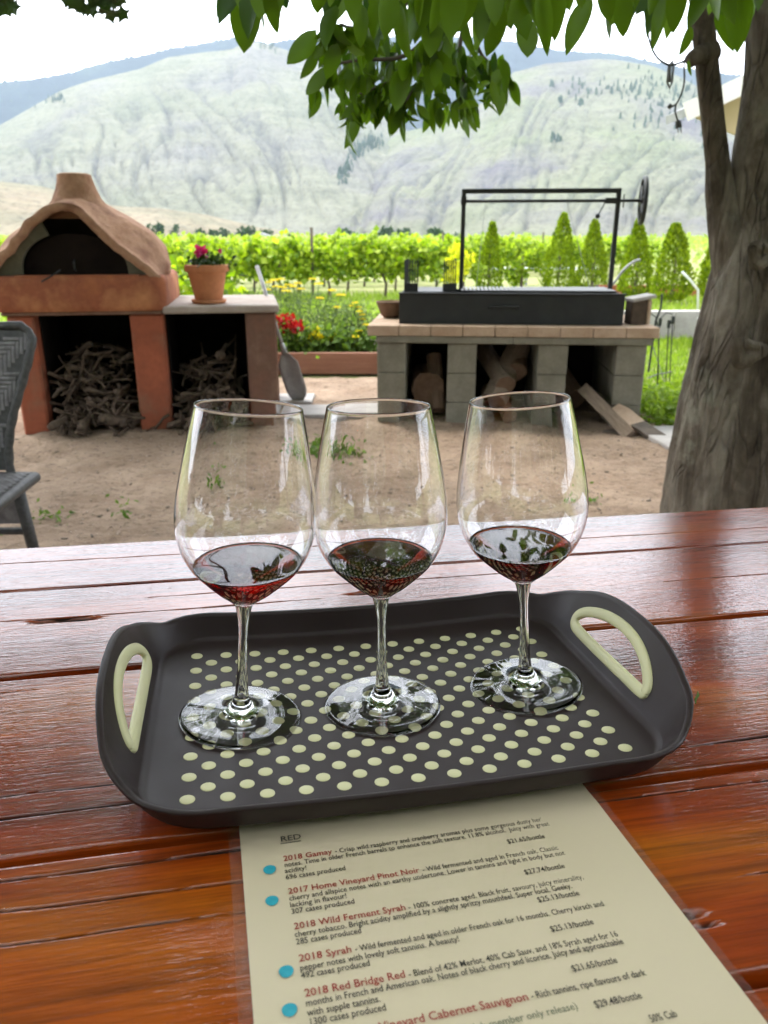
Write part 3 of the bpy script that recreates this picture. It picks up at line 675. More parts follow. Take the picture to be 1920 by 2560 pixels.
# chimney rising out of a saddle
mb = MB(); prof = []
for i in range(25):
    t_ = i/24; z = .32+t_*.25
    r = interp([(.32, .235), (.36, .20), (.40, .166), (.44, .136), (.50, .114), (.555, .100), (.58, .094)], z)
    prof.append((r, z))
prof += [(.078, .577), (.066, .565), (.058, .50)]
mb.lathe(prof, 36, Matrix.Translation((dcx-.005, .27, Z0)) @ Matrix.Scale(.95, 4, (0, 1, 0)), wob=lambda th, z: 1+.06*noise.noise(Vector((cos(th)*1.5, sin(th)*1.5, z*9)))+.025*noise.noise(Vector((cos(th)*4, sin(th)*4, z*25))))
mb.build('chimney', M_dome, ov, smooth_=True)
# recessed cement facade, black vault and iron door
arch = [(-.015+.30*cos(pi*i/20), .235*sin(pi*i/20)**.85 if 0 < i < 20 else 0) for i in range(21)]
outer = rsamp([(x*.955, z*.95) for x, z in mouth], 41)
mb = MB(); inner = rsamp(list(reversed(arch)), 41)
low = [(i, o, q) for i, (o, q) in enumerate(zip(outer, inner))]
vs = [(dcx+o[0], .045, Z0+o[1]) for _, o, q in low]+[(dcx+q[0], .045, Z0+.012+q[1]) for _, o, q in low]
for rg in (range(0, 14), range(27, 40)):
    mb = MB(); mb.add(vs, [(i, i+1, 41+i+1, 41+i) for i in rg]); 
    bm = bmesh.new(); bm.from_mesh(mb.mesh('tmp')); bmesh.ops.delete(bm, geom=[v for v in bm.verts if not v.link_faces], context='VERTS')
    me = bpy.data.meshes.new('facade'); bm.to_mesh(me); bm.free(); me.materials.append(M_cement); o = link('facade', me, ov); md = o.modifiers.new('s', 'SOLIDIFY'); md.thickness = .04; md.offset = 0
mb = MB(); mb.add([(dcx+o_[0], .16, Z0+o_[1]) for o_ in outer], [tuple(range(41))]); mb.build('sooty_vault', M_soot_shade, ov)
mb = MB(); mb.prism([(x*.985, z*.98) for x, z in arch], .014, Matrix.Translation((dcx, .075, Z0+.006))); mb.build('oven_door', M_iron_h, ov)
mb = MB(); mb.tube([(dcx-.02, .055, Z0+.03), (dcx-.02, .025, Z0+.04), (dcx-.02, .025, Z0+.08), (dcx-.02, .055, Z0+.09)], .006, 6); mb.build('door_handle', M_iron, ov)
mb = MB(); mb.box((dcx, .005, Z0-.008), (.70, .08, .035), bev=.006); mb.build('hearth_lip', M_terra, ov)
# metal poker lying on the ledge
mb = MB(); mb.tube([(0, 0, 0), (.055, .01, .03), (.11, .02, .065)], .005, 6); o = mb.build('fire_poker', M_iron); o.matrix_world = OV @ Matrix.Translation((.24, -.06, Z0-.025)); tag(o, 'short black poker lying on the oven ledge under the door', 'poker')
# ---- vine prunings in the two bays
def stick_mesh(L, r, seed):
    random.seed(seed); n = 6; p = Vector((0, 0, 0)); d = Vector((1, 0, 0)); pts = [p.copy()]; rr = [r]
    for i in range(n):
        d = (d+Vector((random.gauss(0, .16), random.gauss(0, .22), random.gauss(0, .22)))).normalized(); p = p+d*L/n; pts.append(p.copy()); rr.append(r*(1-.5*(i+1)/n)*random.uniform(.8, 1.3))
    mb = MB(); c = pts[n//2]; pts = [q-c for q in pts]; mb.tube(pts, rr, 6)
    k = random.choice((2, 3, 4)); e = Vector((random.uniform(.3, 1), random.gauss(0, 1), random.gauss(0, 1))).normalized()*L*.3
    mb.tube([pts[k], pts[k]+e*.5, pts[k]+e+Vector((0, 0, L*.04))], [r*.7, r*.5, r*.3], 5)
    m = mb.mesh('vine_cutting', True); m.materials.append(M_stick); return m
SM = [stick_mesh(random.uniform(.16, .32), random.choice((.010, .013, .018, .024)), 60+i) for i in range(10)]
def pile(bx0, bx1, hmax, n, label, group, seed, slope=.0):
    random.seed(seed)
    for i in range(n):
        y = random.betavariate(1.1, 2.2)*.7-.06; x = random.uniform(bx0+.05, bx1-.05)
        z = random.random()**.8*hmax*smooth(-.16, .22, y)*(1-.55*abs((x-bx0)/(bx1-bx0)-.45-slope))+.02
        o = link('vine_cutting', random.choice(SM)); tag(o, label, 'firewood', group)
        o.matrix_world = OV @ TR(x, y, z, random.uniform(0, 2*pi), random.uniform(0, 6), random.uniform(-.55, .55), random.uniform(.6, 1.15))
pile(.16, .69, .50, 150, 'gnarled vine cutting in the heap under the oven dome', 'vine cuttings piled in the left bay of the oven', 71)
pile(.91, 1.38, .46, 120, 'dry vine cutting in the heap under the oven counter', 'vine cuttings piled in the right bay of the oven', 72, .15)
random.seed(73)
for i in range(16):
    o = link('vine_cutting', random.choice(SM)); tag(o, 'vine cutting spilled on the sand in front of the oven', 'firewood', 'vine cuttings spilled before the oven')
    x = random.choice((random.uniform(.25, .8), random.uniform(.9, 1.3)))
    o.matrix_world = OV @ TR(x, random.uniform(-.16, .0), .03, random.uniform(0, 6), random.uniform(0, 6), 0, random.uniform(.4, .9))
for i in range(3):
    mb = MB(); a = Vector((1.0+.12*i, .35, .0)); b = a+Vector((random.uniform(-.05, .12), .15, .44+.05*i)); mb.tube([a, (a+b)/2+Vector((.02, 0, 0)), b], [.011, .009, .006], 6)
    o = mb.build('branch', M_stick); o.matrix_world = OV; tag(o, 'thin upright branch leaning in the right bay of the oven', 'firewood', 'upright branches in the right oven bay')
# ---- flower pot
pc = at(523, 757, 5.03); pc.z = H1+.046
t = thing('flower_pot', 'terracotta pot with magenta flowers on the oven counter', 'plant pot', pc)
mb = MB(); mb.lathe([(0, .0), (.088, 0), (.105, .006), (.110, .024), (.100, .026), (.095, .012), (0, .012)], 40); mb.build('saucer', M_pot, t, smooth_=True)
mb = MB(); mb.lathe([(0, .014), (.078, .014), (.084, .02), (.118, .185), (.121, .19), (.134, .192), (.137, .197), (.137, .228), (.133, .232), (.124, .230), (.120, .20), (0, .195)], 44); mb.build('pot', M_pot, t, auto=40)
mb = MB(); mb.lathe([(0, .205), (.122, .203)], 30); mb.build('soil', M_soil, t)
random.seed(81); mb = MB(); quads(mb, [Vector((random.gauss(0, .055), random.gauss(0, .05), .22+abs(random.gauss(0, .035)))) for _ in range(230)], .035, .7, -.3); mb.build('foliage', M_maple, t, fix=False)
mb = MB(); mb.tube([(-.03, 0, .2), (-.03, 0, .29)], .003, 5); mb.tube([(.06, .02, .2), (.085, .02, .30)], .003, 5); mb.build('stems', M_stemg, t)
mb = MB(); quads(mb, [Vector((-.03+random.gauss(0, .012), random.gauss(0, .012), .30+random.gauss(0, .012))) for _ in range(40)], .035, .95, 0); mb.build('flower', M_mag, t, fix=False)
mb = MB(); quads(mb, [Vector((.087+random.gauss(0, .006), .02+random.gauss(0, .006), .315+random.gauss(0, .006))) for _ in range(16)], .02, .95, 0); mb.build('flower', M_mag, t, fix=False)
# ---- shovel leaning on the counter end
M_shov = pm('weathered_aluminium', (.30, .29, .29), (.46, .45, .45), 14, .5, bs=.2, bd=.001, metal=.2)
t = thing('shovel', 'weathered grey shovel leaning against the end of the oven counter', 'shovel', (0, 0, 0))
a, b = at(642, 664, 5.75), at(712, 884, 5.62); c = at(752, 1010, 5.66); c.z = .02
mb = MB(); mb.tube([a, b], .014, 8); mb.tube([b+(a-b)*.12, b], [.016, .024], 8); mb.build('handle', M_shov, t, smooth_=True)
mb = MB(); ax = (c-b).normalized(); sx = Vector((1, 0, .25)).normalized(); sx = (sx-ax*sx.dot(ax)).normalized(); nn = ax.cross(sx); L = (c-b).length; vs = []
for j in range(11):
    tt = j/10; hw = .03+.045*smooth(0, .2, tt) if tt < .7 else .075*sqrt(max(0.02, 1-((tt-.7)/.31)**2))
    for i in range(7): u = (i-3)/3; vs.append(b+ax*L*tt+sx*hw*u+nn*(.018*u*u*(1 if nn.y < 0 else -1)))
mb.add(vs, [(j*7+i, j*7+i+1, (j+1)*7+i+1, (j+1)*7+i) for j in range(10) for i in range(6)]); o = mb.build('blade', M_shov, t, smooth_=True); md = o.modifiers.new('s', 'SOLIDIFY'); md.thickness = .004
# ================================================================ GRILL
GY = radians(-5.0)
GV = TR(-.045, 5.03, 0, GY)
gr = thing('grill_counter', 'firebrick-topped counter of concrete blocks holding the iron grill', 'counter', GV)
GW = 1.70; random.seed(91)
for (x0_, x1_) in ((0, .185), (.455, .64), (1.03, 1.215), (1.515, 1.70)):
    for lv in range(3):
        for dp in range(2):
            z0_ = -.045+lv*.19; mb = MB(); mb.box(((x0_+x1_)/2, .2+dp*.4, z0_+.095), (x1_-x0_-.002+random.uniform(-.003, .003), .395, .187), bev=.004)
            o = mb.build('concrete_block', M_block, gr)
mb = MB(); mb.box((.85, .79, .25), (1.66, .03, .5)); mb.build('back_panel', M_soot_shade, gr)  # near-black panel painting the shade inside the log bays
mb = MB(); mb.box((.43, .40, .5485), (.87, .84, .044), bev=.004); mb.build('lintel_slab', M_block, gr)
mb = MB(); mb.box((1.295, .40, .5485), (.855, .84, .044), bev=.004); mb.build('lintel_slab', M_block, gr)
nb = 9; bw = (GW+.12)/nb
for r in range(4):
    for i in range(nb):
        off = 0 if r % 2 == 0 else 0
        mb = MB(); mb.box((-.06+bw*(i+.5), -.03+.115+r*.232, .604+random.uniform(-.001, .001)), (bw-.004, .226, .063), bev=.003); mb.build('brick', M_brick, gr)
# iron firebox, grate, frame, wheel
g = thing('grill', 'black iron grill with a tall crank frame, wheel and side fire basket', 'grill', GV @ Matrix.Translation((.135, .10, .637)))
BW, BD, BH = 1.42, .58, .185
def gb(name, c, d, bev=.002, mat=M_iron): mb = MB(); mb.box(c, d, bev=bev); return mb.build(name, mat, g)
gb('front_panel', (BW/2, .002, BH/2), (BW, .006, BH)); gb('back_panel', (BW/2, BD, BH/2), (BW, .006, BH)); gb('side_panel', (0.003, BD/2, BH/2), (.006, BD-.008, BH)); gb('side_panel', (BW-.003, BD/2, BH/2), (.006, BD-.008, BH)); gb('bottom_panel', (BW/2, BD/2, .004), (BW-.014, BD-.014, .006))
gb('top_rail', (BW/2, -.006, BH+.004), (BW+.01, .022, .010))
mb = MB(); mb.tube([(.58, -.004, .10), (.585, -.024, .112), (.67, -.026, .114), (.755, -.024, .112), (.76, -.004, .10)], .006, 8); mb.build('handle', M_iron, g, smooth_=True)
FX0, FX1, FH = .395, 1.375, .665; 
for x in (FX0, FX1): gb('post', (x, BD*.5, BH*.5+FH/2+.05), (.028, .028, FH), .002)
gb('top_bar', ((FX0+FX1)/2, BD*.5, FH+.142), (FX1-FX0+.028, .030, .028), .002)
mb = MB(); mb.tube([(FX0-.02, BD*.5, FH+.082), (FX1+.15, BD*.5, FH+.082)], .010, 10); mb.build('axle', M_iron, g, smooth_=True)
gb('bearing', (FX1-.045, BD*.5, FH+.082), (.07, .045, .034)); gb('bearing', (FX0, BD*.5, FH+.085), (.036, .045, .05))
mb = MB(); mb.tube([(FX1-.08, BD*.5-.02, FH+.08), (FX1-.12, BD*.5-.03, FH+.0)], .004, 6); mb.lathe([(0, -.016), (.012, -.012), (.016, 0), (.012, .012), (0, .016)], 12, Matrix.Translation((FX1-.125, BD*.5-.03, FH-.01))); mb.build('crank_lever', M_iron, g)
mb = MB(); mb.tube([(FX1+.035, BD*.5, FH+.12), (FX1+.035, BD*.5, FH+.04)], .004, 6); mb.build('lock_pin', M_iron, g)
wc = Matrix.Translation((FX1+.155, BD*.5, FH+.082)) @ Matrix.Rotation(radians(-5), 4, 'Z') @ Matrix.Rotation(pi/2, 4, 'Y') @ Matrix.Scale(.98, 4)
mb = MB(); mb.lathe([(.128, -.014), (.146, -.012), (.150, 0), (.146, .012), (.128, .014), (.122, 0), (.128, -.014)], 48, wc); mb.build('wheel', M_iron, g, smooth_=True)
whl = g.children[-1]
for k in range(6):
    a = k*pi/3+.3; mb = MB(); mb.tube([(0, 0, 0), (.03*cos(a), .03*sin(a), 0), (.125*cos(a), .125*sin(a), 0)], [.017, .016, .012], 8); mb.v = [tuple(wc @ Vector(p)) for p in mb.v]; mb.build('spoke', M_iron, whl)
mb = MB(); mb.lathe([(0, -.02), (.028, -.018), (.03, .018), (0, .02)], 24, wc); mb.build('hub', M_iron, whl)
for (x, xb) in ((FX0+.14, FX0+.10), (FX1-.32, FX1-.14)):
    mb = MB(); mb.tube([(x, BD*.5, FH+.075), (xb, BD*.42, BH+.03)], .0018, 5); mb.build('cable', M_rod, g)
gt = gb('grate', (.88, .035, BH+.016), (.98, .008, .014)); 
for i in range(38):
    mb = MB(); x = .405+i*.0258; mb.prism([(x-.009, BH+.020), (x, BH+.010), (x+.009, BH+.020), (x+.009, BH+.023), (x, BH+.014), (x-.009, BH+.023)], .47, Matrix.Translation((0, .04, 0))); mb.build('grate_bar', M_rod, gt)
# side basket
bk = gb('fire_basket', (.19, .30, BH+.008), (.34, .52, .010))
for sx_, dx_ in ((.03, .0165), (.355, -.014)):
    for i in range(6):
        mb = MB(); mb.tube([(sx_+dx_*i, .06, BH), (sx_+dx_*i, .06, BH+.205)], .0042, 6); mb.build('bar', M_iron, bk)
    for i in range(4):
        mb = MB(); y = .15+i*.105; mb.tube([(sx_, y, BH), (sx_, y, BH+.205)], .0042, 6); mb.build('bar', M_iron, bk)
    mb = MB(); mb.box((sx_+dx_*2.5, .07, BH+.035), (.09, .006, .055)); mb.build('side_plate', M_iron, bk)
    mb = MB(); mb.box((sx_, .27, BH+.03), (.006, .40, .05)); mb.build('side_plate', M_iron, bk)
# things on the counter
mb = MB(); nn = 14; prof = [(0, 0), (.05, .0), (.075, .02), (.105, .10), (.11, .11), (.10, .112), (.07, .03), (0, .022)]
mb.lathe(prof, 28, wob=lambda th, z: 1+.05*sin(2*th)); o = mb.build('wooden_bowl', M_logend, smooth_=True); o.matrix_world = GV @ Matrix.Translation((.055, .50, .637)); tag(o, 'shallow brown bowl on the counter behind the left end of the grill', 'bowl')
t = thing('wood_block', 'weathered wood block with a pale top at the right end of the counter', 'wood block', GV @ TR(1.655, .22, .637, .15))
mb = MB(); mb.box((0, 0, .075), (.10, .12, .15), bev=.004); mb.build('block', M_soil, t); mb = MB(); mb.box((.02, 0, .162), (.15, .16, .022), Matrix.Rotation(-.18, 3, 'Y'), bev=.003); mb.build('cap', M_paver, t); mb = MB(); mb.box((.065, 0, .077), (.022, .125, .15), bev=.002); mb.build('side_board', M_brick, t)
# logs in the bays
def log(label, x, y, z, L, r, rz, ry, rx, seed, tri=True, mat=M_log):
    random.seed(seed); poly = [(r*q_*cos(radians(a))*random.uniform(.93, 1.05), r*q_*sin(radians(a))*random.uniform(.93, 1.05)) for a, q_ in ([(k*24, 1) for k in range(15)] if not tri else [(20+k*14, 1) for k in range(11)]+[(185, .95), (215, 1.02), (270, .72), (325, 1.02), (355, .95)])]
    t = thing('log', label, 'firewood', GV @ TR(x, y, z, rz, rx, ry), 'firewood stacked under the grill counter'); mb = MB(); mb.prism(poly, L); mb.build('bark', mat, t)
    mb = MB(); mb.prism([(a*.96, b*.96) for a, b in poly], .004, Matrix.Translation((0, -.0035, 0))); mb.build('cut_end', M_logend, t)
log('big split log with its reddish cut end facing out in the left bay', .33, .22, .19, .42, .115, .1, 0, 0, 1)
log('dark log lying under the big split log in the left bay', .30, .25, .07, .42, .08, -.1, 0, .3, 2, False)
log('smaller dark log low at the right of the left bay', .40, .2, .05, .4, .055, .2, 0, 1, 3)
log('thick bark-covered log leaning in the left of the middle bay', .76, .12, .13, .5, .085, -.5, 0, .7, 4, False, M_plank)
log('pale split log slanting across the middle bay', .84, .12, .24, .5, .07, .5, .5, .4, 5, True, M_plank)
log('upper split log leaning at the back of the middle bay', .92, .25, .30, .45, .075, -.3, -.6, .4, 6, True)
log('lowest log on the ground of the middle bay', .86, .05, .05, .45, .06, .25, 0, .2, 7, False)
log('short log standing at the back of the right bay', 1.34, .4, .10, .3, .09, .4, 0, .5, 8, False)
def board(label, p, q, wd, th, mat=M_plank, roll=0, hole=False):
    p, q = Vector(p), Vector(q); d = q-p; L = d.length; Mx = Matrix.Translation(p) @ d.to_track_quat('X', 'Z').to_matrix().to_4x4() @ Matrix.Rotation(roll, 4, 'X')
    mb = MB(); n = 12; vs = []
    for i in range(n+1):
        u = i/n; s_ = .02*sin(pi*u)
        for (a, b) in ((-1, -1), (1, -1), (1, 1), (-1, 1)): vs.append((L*u, a*wd/2+.006*noise.noise(Vector((u*4, a, 1))), b*th/2+s_))
    fs = [(i*4+k, i*4+(k+1) % 4, (i+1)*4+(k+1) % 4, (i+1)*4+k) for i in range(n) for k in range(4)]+[(3, 2, 1, 0), (n*4, n*4+1, n*4+2, n*4+3)]
    mb.add(vs, fs); o = mb.build('wood_plank', mat); o.matrix_world = Mx; tag(o, label, 'plank'); return o
board('thick knotty beam sticking out of the right bay towards the tree', at(1462, 975, 5.05), at(1578, 1092, 4.62), .075, .09, M_plank, .9)
board('reddish board lying behind the knotty beam by the last pillar', at(1532, 1022, 4.80), at(1600, 1072, 4.66), .10, .03, M_brick, .5)
board('long dark grey plank reaching from the right bay to the big trunk', at(1500, 1010, 4.95), at(1690, 1128, 4.42), .10, .022, M_twig, .25)
board('short dark plank on the sand under the knotty beam', at(1500, 1085, 4.75), at(1565, 1095, 4.66), .08, .03, M_twig, 0)
# tool stand: shepherd hooks with hanging tools
t = thing('fire_tool_stand', 'thin dark fire-tool stand with curled hooks right of the counter', 'tool stand', tuple(on(1660, 965)[:2])+(0,))
o0 = Vector(t.location); Yt = o0.y
def rel(px, py): return at(px, py, Yt)-Vector((o0.x, o0.y, 0))
mb = MB(); mb.tube([rel(1640, 800), rel(1652, 770), rel(1655, 735)], .009, 6); mb.tube([rel(1640, 800), rel(1628, 880), rel(1621, 930)], .009, 6); mb.build('post', M_iron, t)
for a in ((1625, 783, 1640, 793, 1647, 830, 1645, 960), (1682, 785, 1665, 782, 1652, 795, 1648, 830)):
    mb = MB(); mb.tube([rel(*a[0:2]), rel(*a[2:4]), rel(*a[4:6]), rel(*a[6:8])], .005, 6); mb.build('hook', M_iron, t)
for (u, v0, v1) in ((1650, 795, 980), (1682, 790, 960), (1672, 800, 965)):
    mb = MB(); mb.tube([rel(u, v0), rel(u-8, v1)], .0045, 6); mb.box(rel(u, v0+10), (.022, .02, .06)); mb.build('fire_tool', M_iron, t)
mb = MB(); mb.tube([rel(1622, 945), rel(1645, 935), rel(1680, 930)], .006, 6); mb.tube([rel(1630, 860), rel(1655, 935), rel(1668, 978)], .004, 6); mb.build('foot', M_rod, t)
mb = MB(); mb.tube([(on(1600+k*16, 966+5*sin(k*1.1)+k*.9)+Vector((0, 0, .02))) for k in range(9)], .010, 6); tag(mb.build('garden_hose', M_fern, smooth_=True), 'pale green garden hose lying across the lawn', 'hose')
# weeds in the sand
def weed(label, px, py, r, h, n, seed, size=.05):
    random.seed(seed); c = on(px, py); t = thing('weed', label, 'weed', (c.x, c.y, yard_z(c.x, c.y))); mb = MB()
    quads(mb, [Vector((random.gauss(0, r), random.gauss(0, r), abs(random.gauss(0, h)))) for _ in range(n)], size, .5, -.1, .5); mb.build('foliage', M_weed, t, fix=False)
weed('wilted green weed seen between the left and middle wine glasses', 790, 1135, .06, .04, 60, 1)
weed('flattened green weed seen through the middle wine glass', 860, 1145, .07, .03, 70, 2)
weed('small low weed on the sand right of the rattan chair', 140, 1300, .06, .012, 46, 3, .03)
weed('thin upright weed seen through the left wine glass', 525, 1225, .03, .06, 40, 4, .035)
weed('tiny yellowish weed on the sand near the table edge', 310, 1300, .02, .05, 26, 5, .03)
weed('tuft of weeds seen under the right wine glass rim', 1470, 1260, .03, .02, 30, 6, .03)
# ================================================================ WALNUT TREE (right)
def barkmat():
    m, t, p = base_mat('walnut_bark'); v = coords(t, (1, 1, .28))
    n = nzt(t, v, 9, 8, .65, .6); col = ramp(t, n, [(.32, (.032, .023, .015)), (.5, (.105, .083, .060)), (.66, (.215, .185, .145))])
    v2 = coords(t, (1, 1, 1)); lich = ramp(t, nzt(t, v2, 3.1, 6, .7), [(.56, 0.0), (.66, .55)])
    col = mixc(t, lich, col, (.23, .225, .17))
    ridg = N(t, 'TexVoronoi'); ridg.feature = 'DISTANCE_TO_EDGE'; ridg.inputs['Scale'].default_value = 13
    v3 = coords(t, (1, 1, .22)); ad = N(t, 'VectorMath'); ad.operation = 'ADD'
    nn = N(t, 'TexNoise'); nn.inputs['Scale'].default_value = 7; t.links.new(v3, nn.inputs['Vector'])
    sc = N(t, 'VectorMath'); sc.operation = 'SCALE'; sc.inputs['Scale'].default_value = .38; t.links.new(nn.outputs['Color'], sc.inputs[0])
    t.links.new(v3, ad.inputs[0]); t.links.new(sc.outputs[0], ad.inputs[1]); t.links.new(ad.outputs[0], ridg.inputs['Vector'])
    rr0 = ramp(t, ridg.outputs['Distance'], [(0, 0.0), (.10, 1.0)]); msk = ramp(t, nzt(t, v2, 4.5, 5, .6), [(.42, 1.0), (.60, 0.0)]); rr = mixc(t, msk, rr0, (1, 1, 1))
    col = mixc(t, .55, col, ramp(t, rr, [(0, .3), (.6, 1.0)]), 'MULTIPLY'); col = mixc(t, .6, col, ramp(t, nzt(t, v2, 7, 7, .7), [(.35, .5), (.6, 1.1)]), 'MULTIPLY')
    t.links.new(col, p.inputs['Base Color']); p.inputs['Roughness'].default_value = .9; p.inputs['Specular IOR Level'].default_value = .2
    b = bump(t, rr, .8, .012); b = bump(t, nzt(t, v, 40, 6, .7), .9, .007, b); b = bump(t, nzt(t, v2, 9, 6, .7), .6, .02, b); t.links.new(b, p.inputs['Normal']); return m
M_bark = barkmat()
TY = 2.95
tree = thing('walnut_tree', 'big walnut tree with a forked grey trunk at the right', 'tree', (1.42, TY, 0))
def wl(px, py, Y=TY): return at(px, py, Y)-Vector((1.42, TY, 0))
def trunk_jit(sc, amp, seed, fiss=.03):
    sc *= 5.0
    def f(i, k, th, p):
        return 1+amp*noise.noise(Vector((cos(th)*1.3, sin(th)*1.3, p.z*1.6+seed)))+amp*.45*noise.noise(Vector((cos(th)*4, sin(th)*4, p.z*5+seed)))+amp*.25*noise.noise(Vector((cos(th)*11, sin(th)*11, p.z*7)))-fiss*(1-min(1, 4.5*abs(noise.noise(Vector((cos(th)*sc+.5*noise.noise(Vector((p.z*2, th, seed))), sin(th)*sc, p.z*2.6+seed))))))*smooth(-.25, .2, noise.noise(Vector((cos(th)*1.7, sin(th)*1.7, p.z*1.8+seed+5))))+fiss*.5*noise.noise(Vector((cos(th)*sc*2.5, sin(th)*sc*2.5, p.z*16)))
    return f
mb = MB(); P, R = dense([(.0, 0, -.05), (-.005, 0, .12), (-.02, 0, .35), (-.03, 0, .62), (-.025, 0, .90), (-.025, 0, 1.08), (-.02, .0, 1.22)], [.275, .262, .246, .230, .205, .178, .14], 240)
mb.tube(P, R, 220, jit=trunk_jit(1, .07, 0)); tr = mb.build('trunk', M_bark, tree, smooth_=True)
mb = MB(); P, R = dense([(-.10, 0, 1.0), wl(1808, 520), wl(1792, 400), wl(1770, 200), wl(1752, 0), wl(1738, -250), wl(1725, -700)], [.11, .058, .041, .038, .037, .039, .04], 150)
mb.tube(P, R, 90, jit=trunk_jit(1, .09, 5)); mb.build('trunk', M_bark, tree, smooth_=True, ).name = 'limb'
mb = MB(); P, R = dense([(-.02, .0, .95), wl(1890, 560), wl(1897, 400), wl(1925, 200), wl(1940, 0), wl(1975, -300), wl(2050, -800)], [.15, .105, .092, .088, .088, .085, .08], 170)
mb.tube(P, R, 120, jit=trunk_jit(1, .06, 9)); mb.build('limb', M_bark, tree, smooth_=True)
mb = MB(); P, R = dense([(.12, 0.05, .55), (.22, .05, .95), (.40, .1, 1.5), (.8, .2, 2.2)], [.16, .11, .09, .07], 40); mb.tube(P, R, 40, jit=trunk_jit(1, .06, 12)); mb.build('limb', M_bark, tree, smooth_=True)
mb = MB(); P, R = dense([wl(1780, 130), wl(1740, 140, TY-.05), wl(1722, 155, TY-.06)], [.035, .026, .02], 12); mb.tube(P, R, 16, jit=trunk_jit(1, .15, 3)); mb.build('branch_stub', M_bark, tree, smooth_=True)
# bark scar rings (old branch knots)
for (px, py, r) in ((1845, 635, .035), (1800, 860, .04)):
    c = wl(px, py); c.y = -.20 if py < 700 else -.235
    mb = MB(); mb.lathe([(r*.2, -.004), (r*.55, .006), (r*.9, .010), (r*1.3, -.006)], 24, Matrix.Translation(c) @ Matrix.Rotation(pi/2, 4, 'X') @ Matrix.Scale(1.3, 4, (1, 0, 0)), wob=lambda th, z: 1+.18*sin(3*th+1)); mb.build('knot', M_bark, tree, smooth_=True)
# leaflets: shared meshes
LM = []
for i, (L, W_, fo, cu) in enumerate(((.11, .052, .3, .10), (.12, .050, .15, .2), (.095, .050, .4, .05), (.13, .058, .2, .25), (.085, .045, .3, .15), (.11, .040, .6, .45), (.10, .050, .1, -.25), (.12, .036, .9, .2))):
    v_, f_ = leaf_shape(L, W_, fo, cu, 7); mb = MB(); mb.add(v_, f_); m = mb.mesh('leaf', True, False); m.materials.append(M_walnut); LM.append(m)
random.seed(101)
def put_leaf(par, p, d, s, roll):
    o = link('leaf', random.choice(LM), par)
    q = Vector(d).normalized().to_track_quat('X', 'Y'); M_ = Matrix.Translation(p) @ q.to_matrix().to_4x4() @ Matrix.Rotation(roll, 4, 'X') @ Matrix.Scale(s, 4)
    o.matrix_local = M_; return o
def twig(name, pts, r0, r1):
    mb = MB(); P, R = dense(pts, [r0+(r1-r0)*i/(len(pts)-1) for i in range(len(pts))], 16); mb.tube(P, R, 7)
    return mb.build(name, M_twig, tree, smooth_=True), P
NL = 0
def compound(par, p, d, n, s):
    """a walnut leaf: drooping rachis with paired leaflets"""
    global NL
    d = Vector(d).normalized(); q = p.copy(); step = .035*s
    for i in range(n):
        side = d.cross(Vector((0, 0, 1)));  side = side.normalized() if side.length > .1 else Vector((1, 0, 0))
        for sg in (-1, 1):
            put_leaf(par, q, (d*.55+side*sg*random.uniform(.5, 1.0)+Vector((0, random.gauss(0, .25), -random.uniform(.5, 1.3)))), s*random.uniform(.65, 1.0), random.uniform(-1.3, 1.3)); NL += 1
        q = q+d*step; d = (d+Vector((0, 0, -.22))).normalized()
    put_leaf(par, q, d+Vector((0, 0, -.5)), s*random.uniform(.9, 1.1), random.uniform(-1, 1)); NL += 1
# the hanging spray in the centre
sprays = [
 ((1180, -140, 2.5), (1090, 60, 2.45), (1010, 140, 2.4), (900, 150, 2.38), (815, 165, 2.36)),
 ((1190, -140, 2.5), (1075, 80, 2.55), (1010, 170, 2.55), (960, 210, 2.55), (900, 235, 2.5)),
 ((1200, -140, 2.7), (1130, 60, 2.65), (1085, 150, 2.6), (1040, 215, 2.6), (1010, 260, 2.55)),
 ((1230, -140, 2.7), (1160, 60, 2.75), (1150, 150, 2.75), (1160, 215, 2.75), (1150, 250, 2.7)),
 ((1240, -140, 2.7), (1190, 60, 2.85), (1200, 130, 2.9), (1235, 165, 2.95), (1262, 175, 2.95)),
 ((1120, -140, 2.3), (1000, 20, 2.2), (930, 60, 2.15), (880, 70, 2.1), (850, 60, 2.1)),
 ((1190, -140, 2.3), (1140, 10, 2.25), (1120, 60, 2.2), (1090, 90, 2.2), (1060, 110, 2.2)),
]
for si, s_ in enumerate(sprays):
    br, P = twig('branch', [wl(*p) for p in s_], .009, .003)
    for k, ii in enumerate((6, 9, 11, 13, 15, 16)):
        if si >= 5 and k in (0, 1): pass
        if NL > 255: break
        d = (P[min(ii+1, 16)]-P[ii-1]).normalized()+Vector((random.gauss(0, .9), random.gauss(0, .5), -.55))
        compound(br, P[ii], d, random.choice((2, 2, 3)), random.uniform(.62, .84) if si < 5 else random.uniform(.7, .9))
# the rest of the spray's foliage, too many to pick apart
mb = MB()
for i in range(330):
    u = random.random(); py = random.uniform(95, 270) if u < .7 else random.uniform(70, 180)
    lo_, hi_ = (800 if py < 220 else 850), (1265 if py < 230 else 1200)
    px = random.uniform(lo_, hi_)
    if u >= .7: px = random.uniform(880, 1240)
    if noise.noise(Vector((px*.012, py*.016, 3))) < -.18: continue
    v_, f_ = leaf_shape(random.uniform(.05, .095), random.uniform(.022, .036), random.uniform(.1, .6), random.uniform(-.1, .4), 6)
    mb.add(v_, f_, Matrix.Translation(wl(px, py, random.uniform(2.45, 2.95))) @ rot_rand(1.5, .8))
o = mb.build('foliage', M_walnut, tree, smooth_=True, fix=False); o['kind'] = 'stuff'
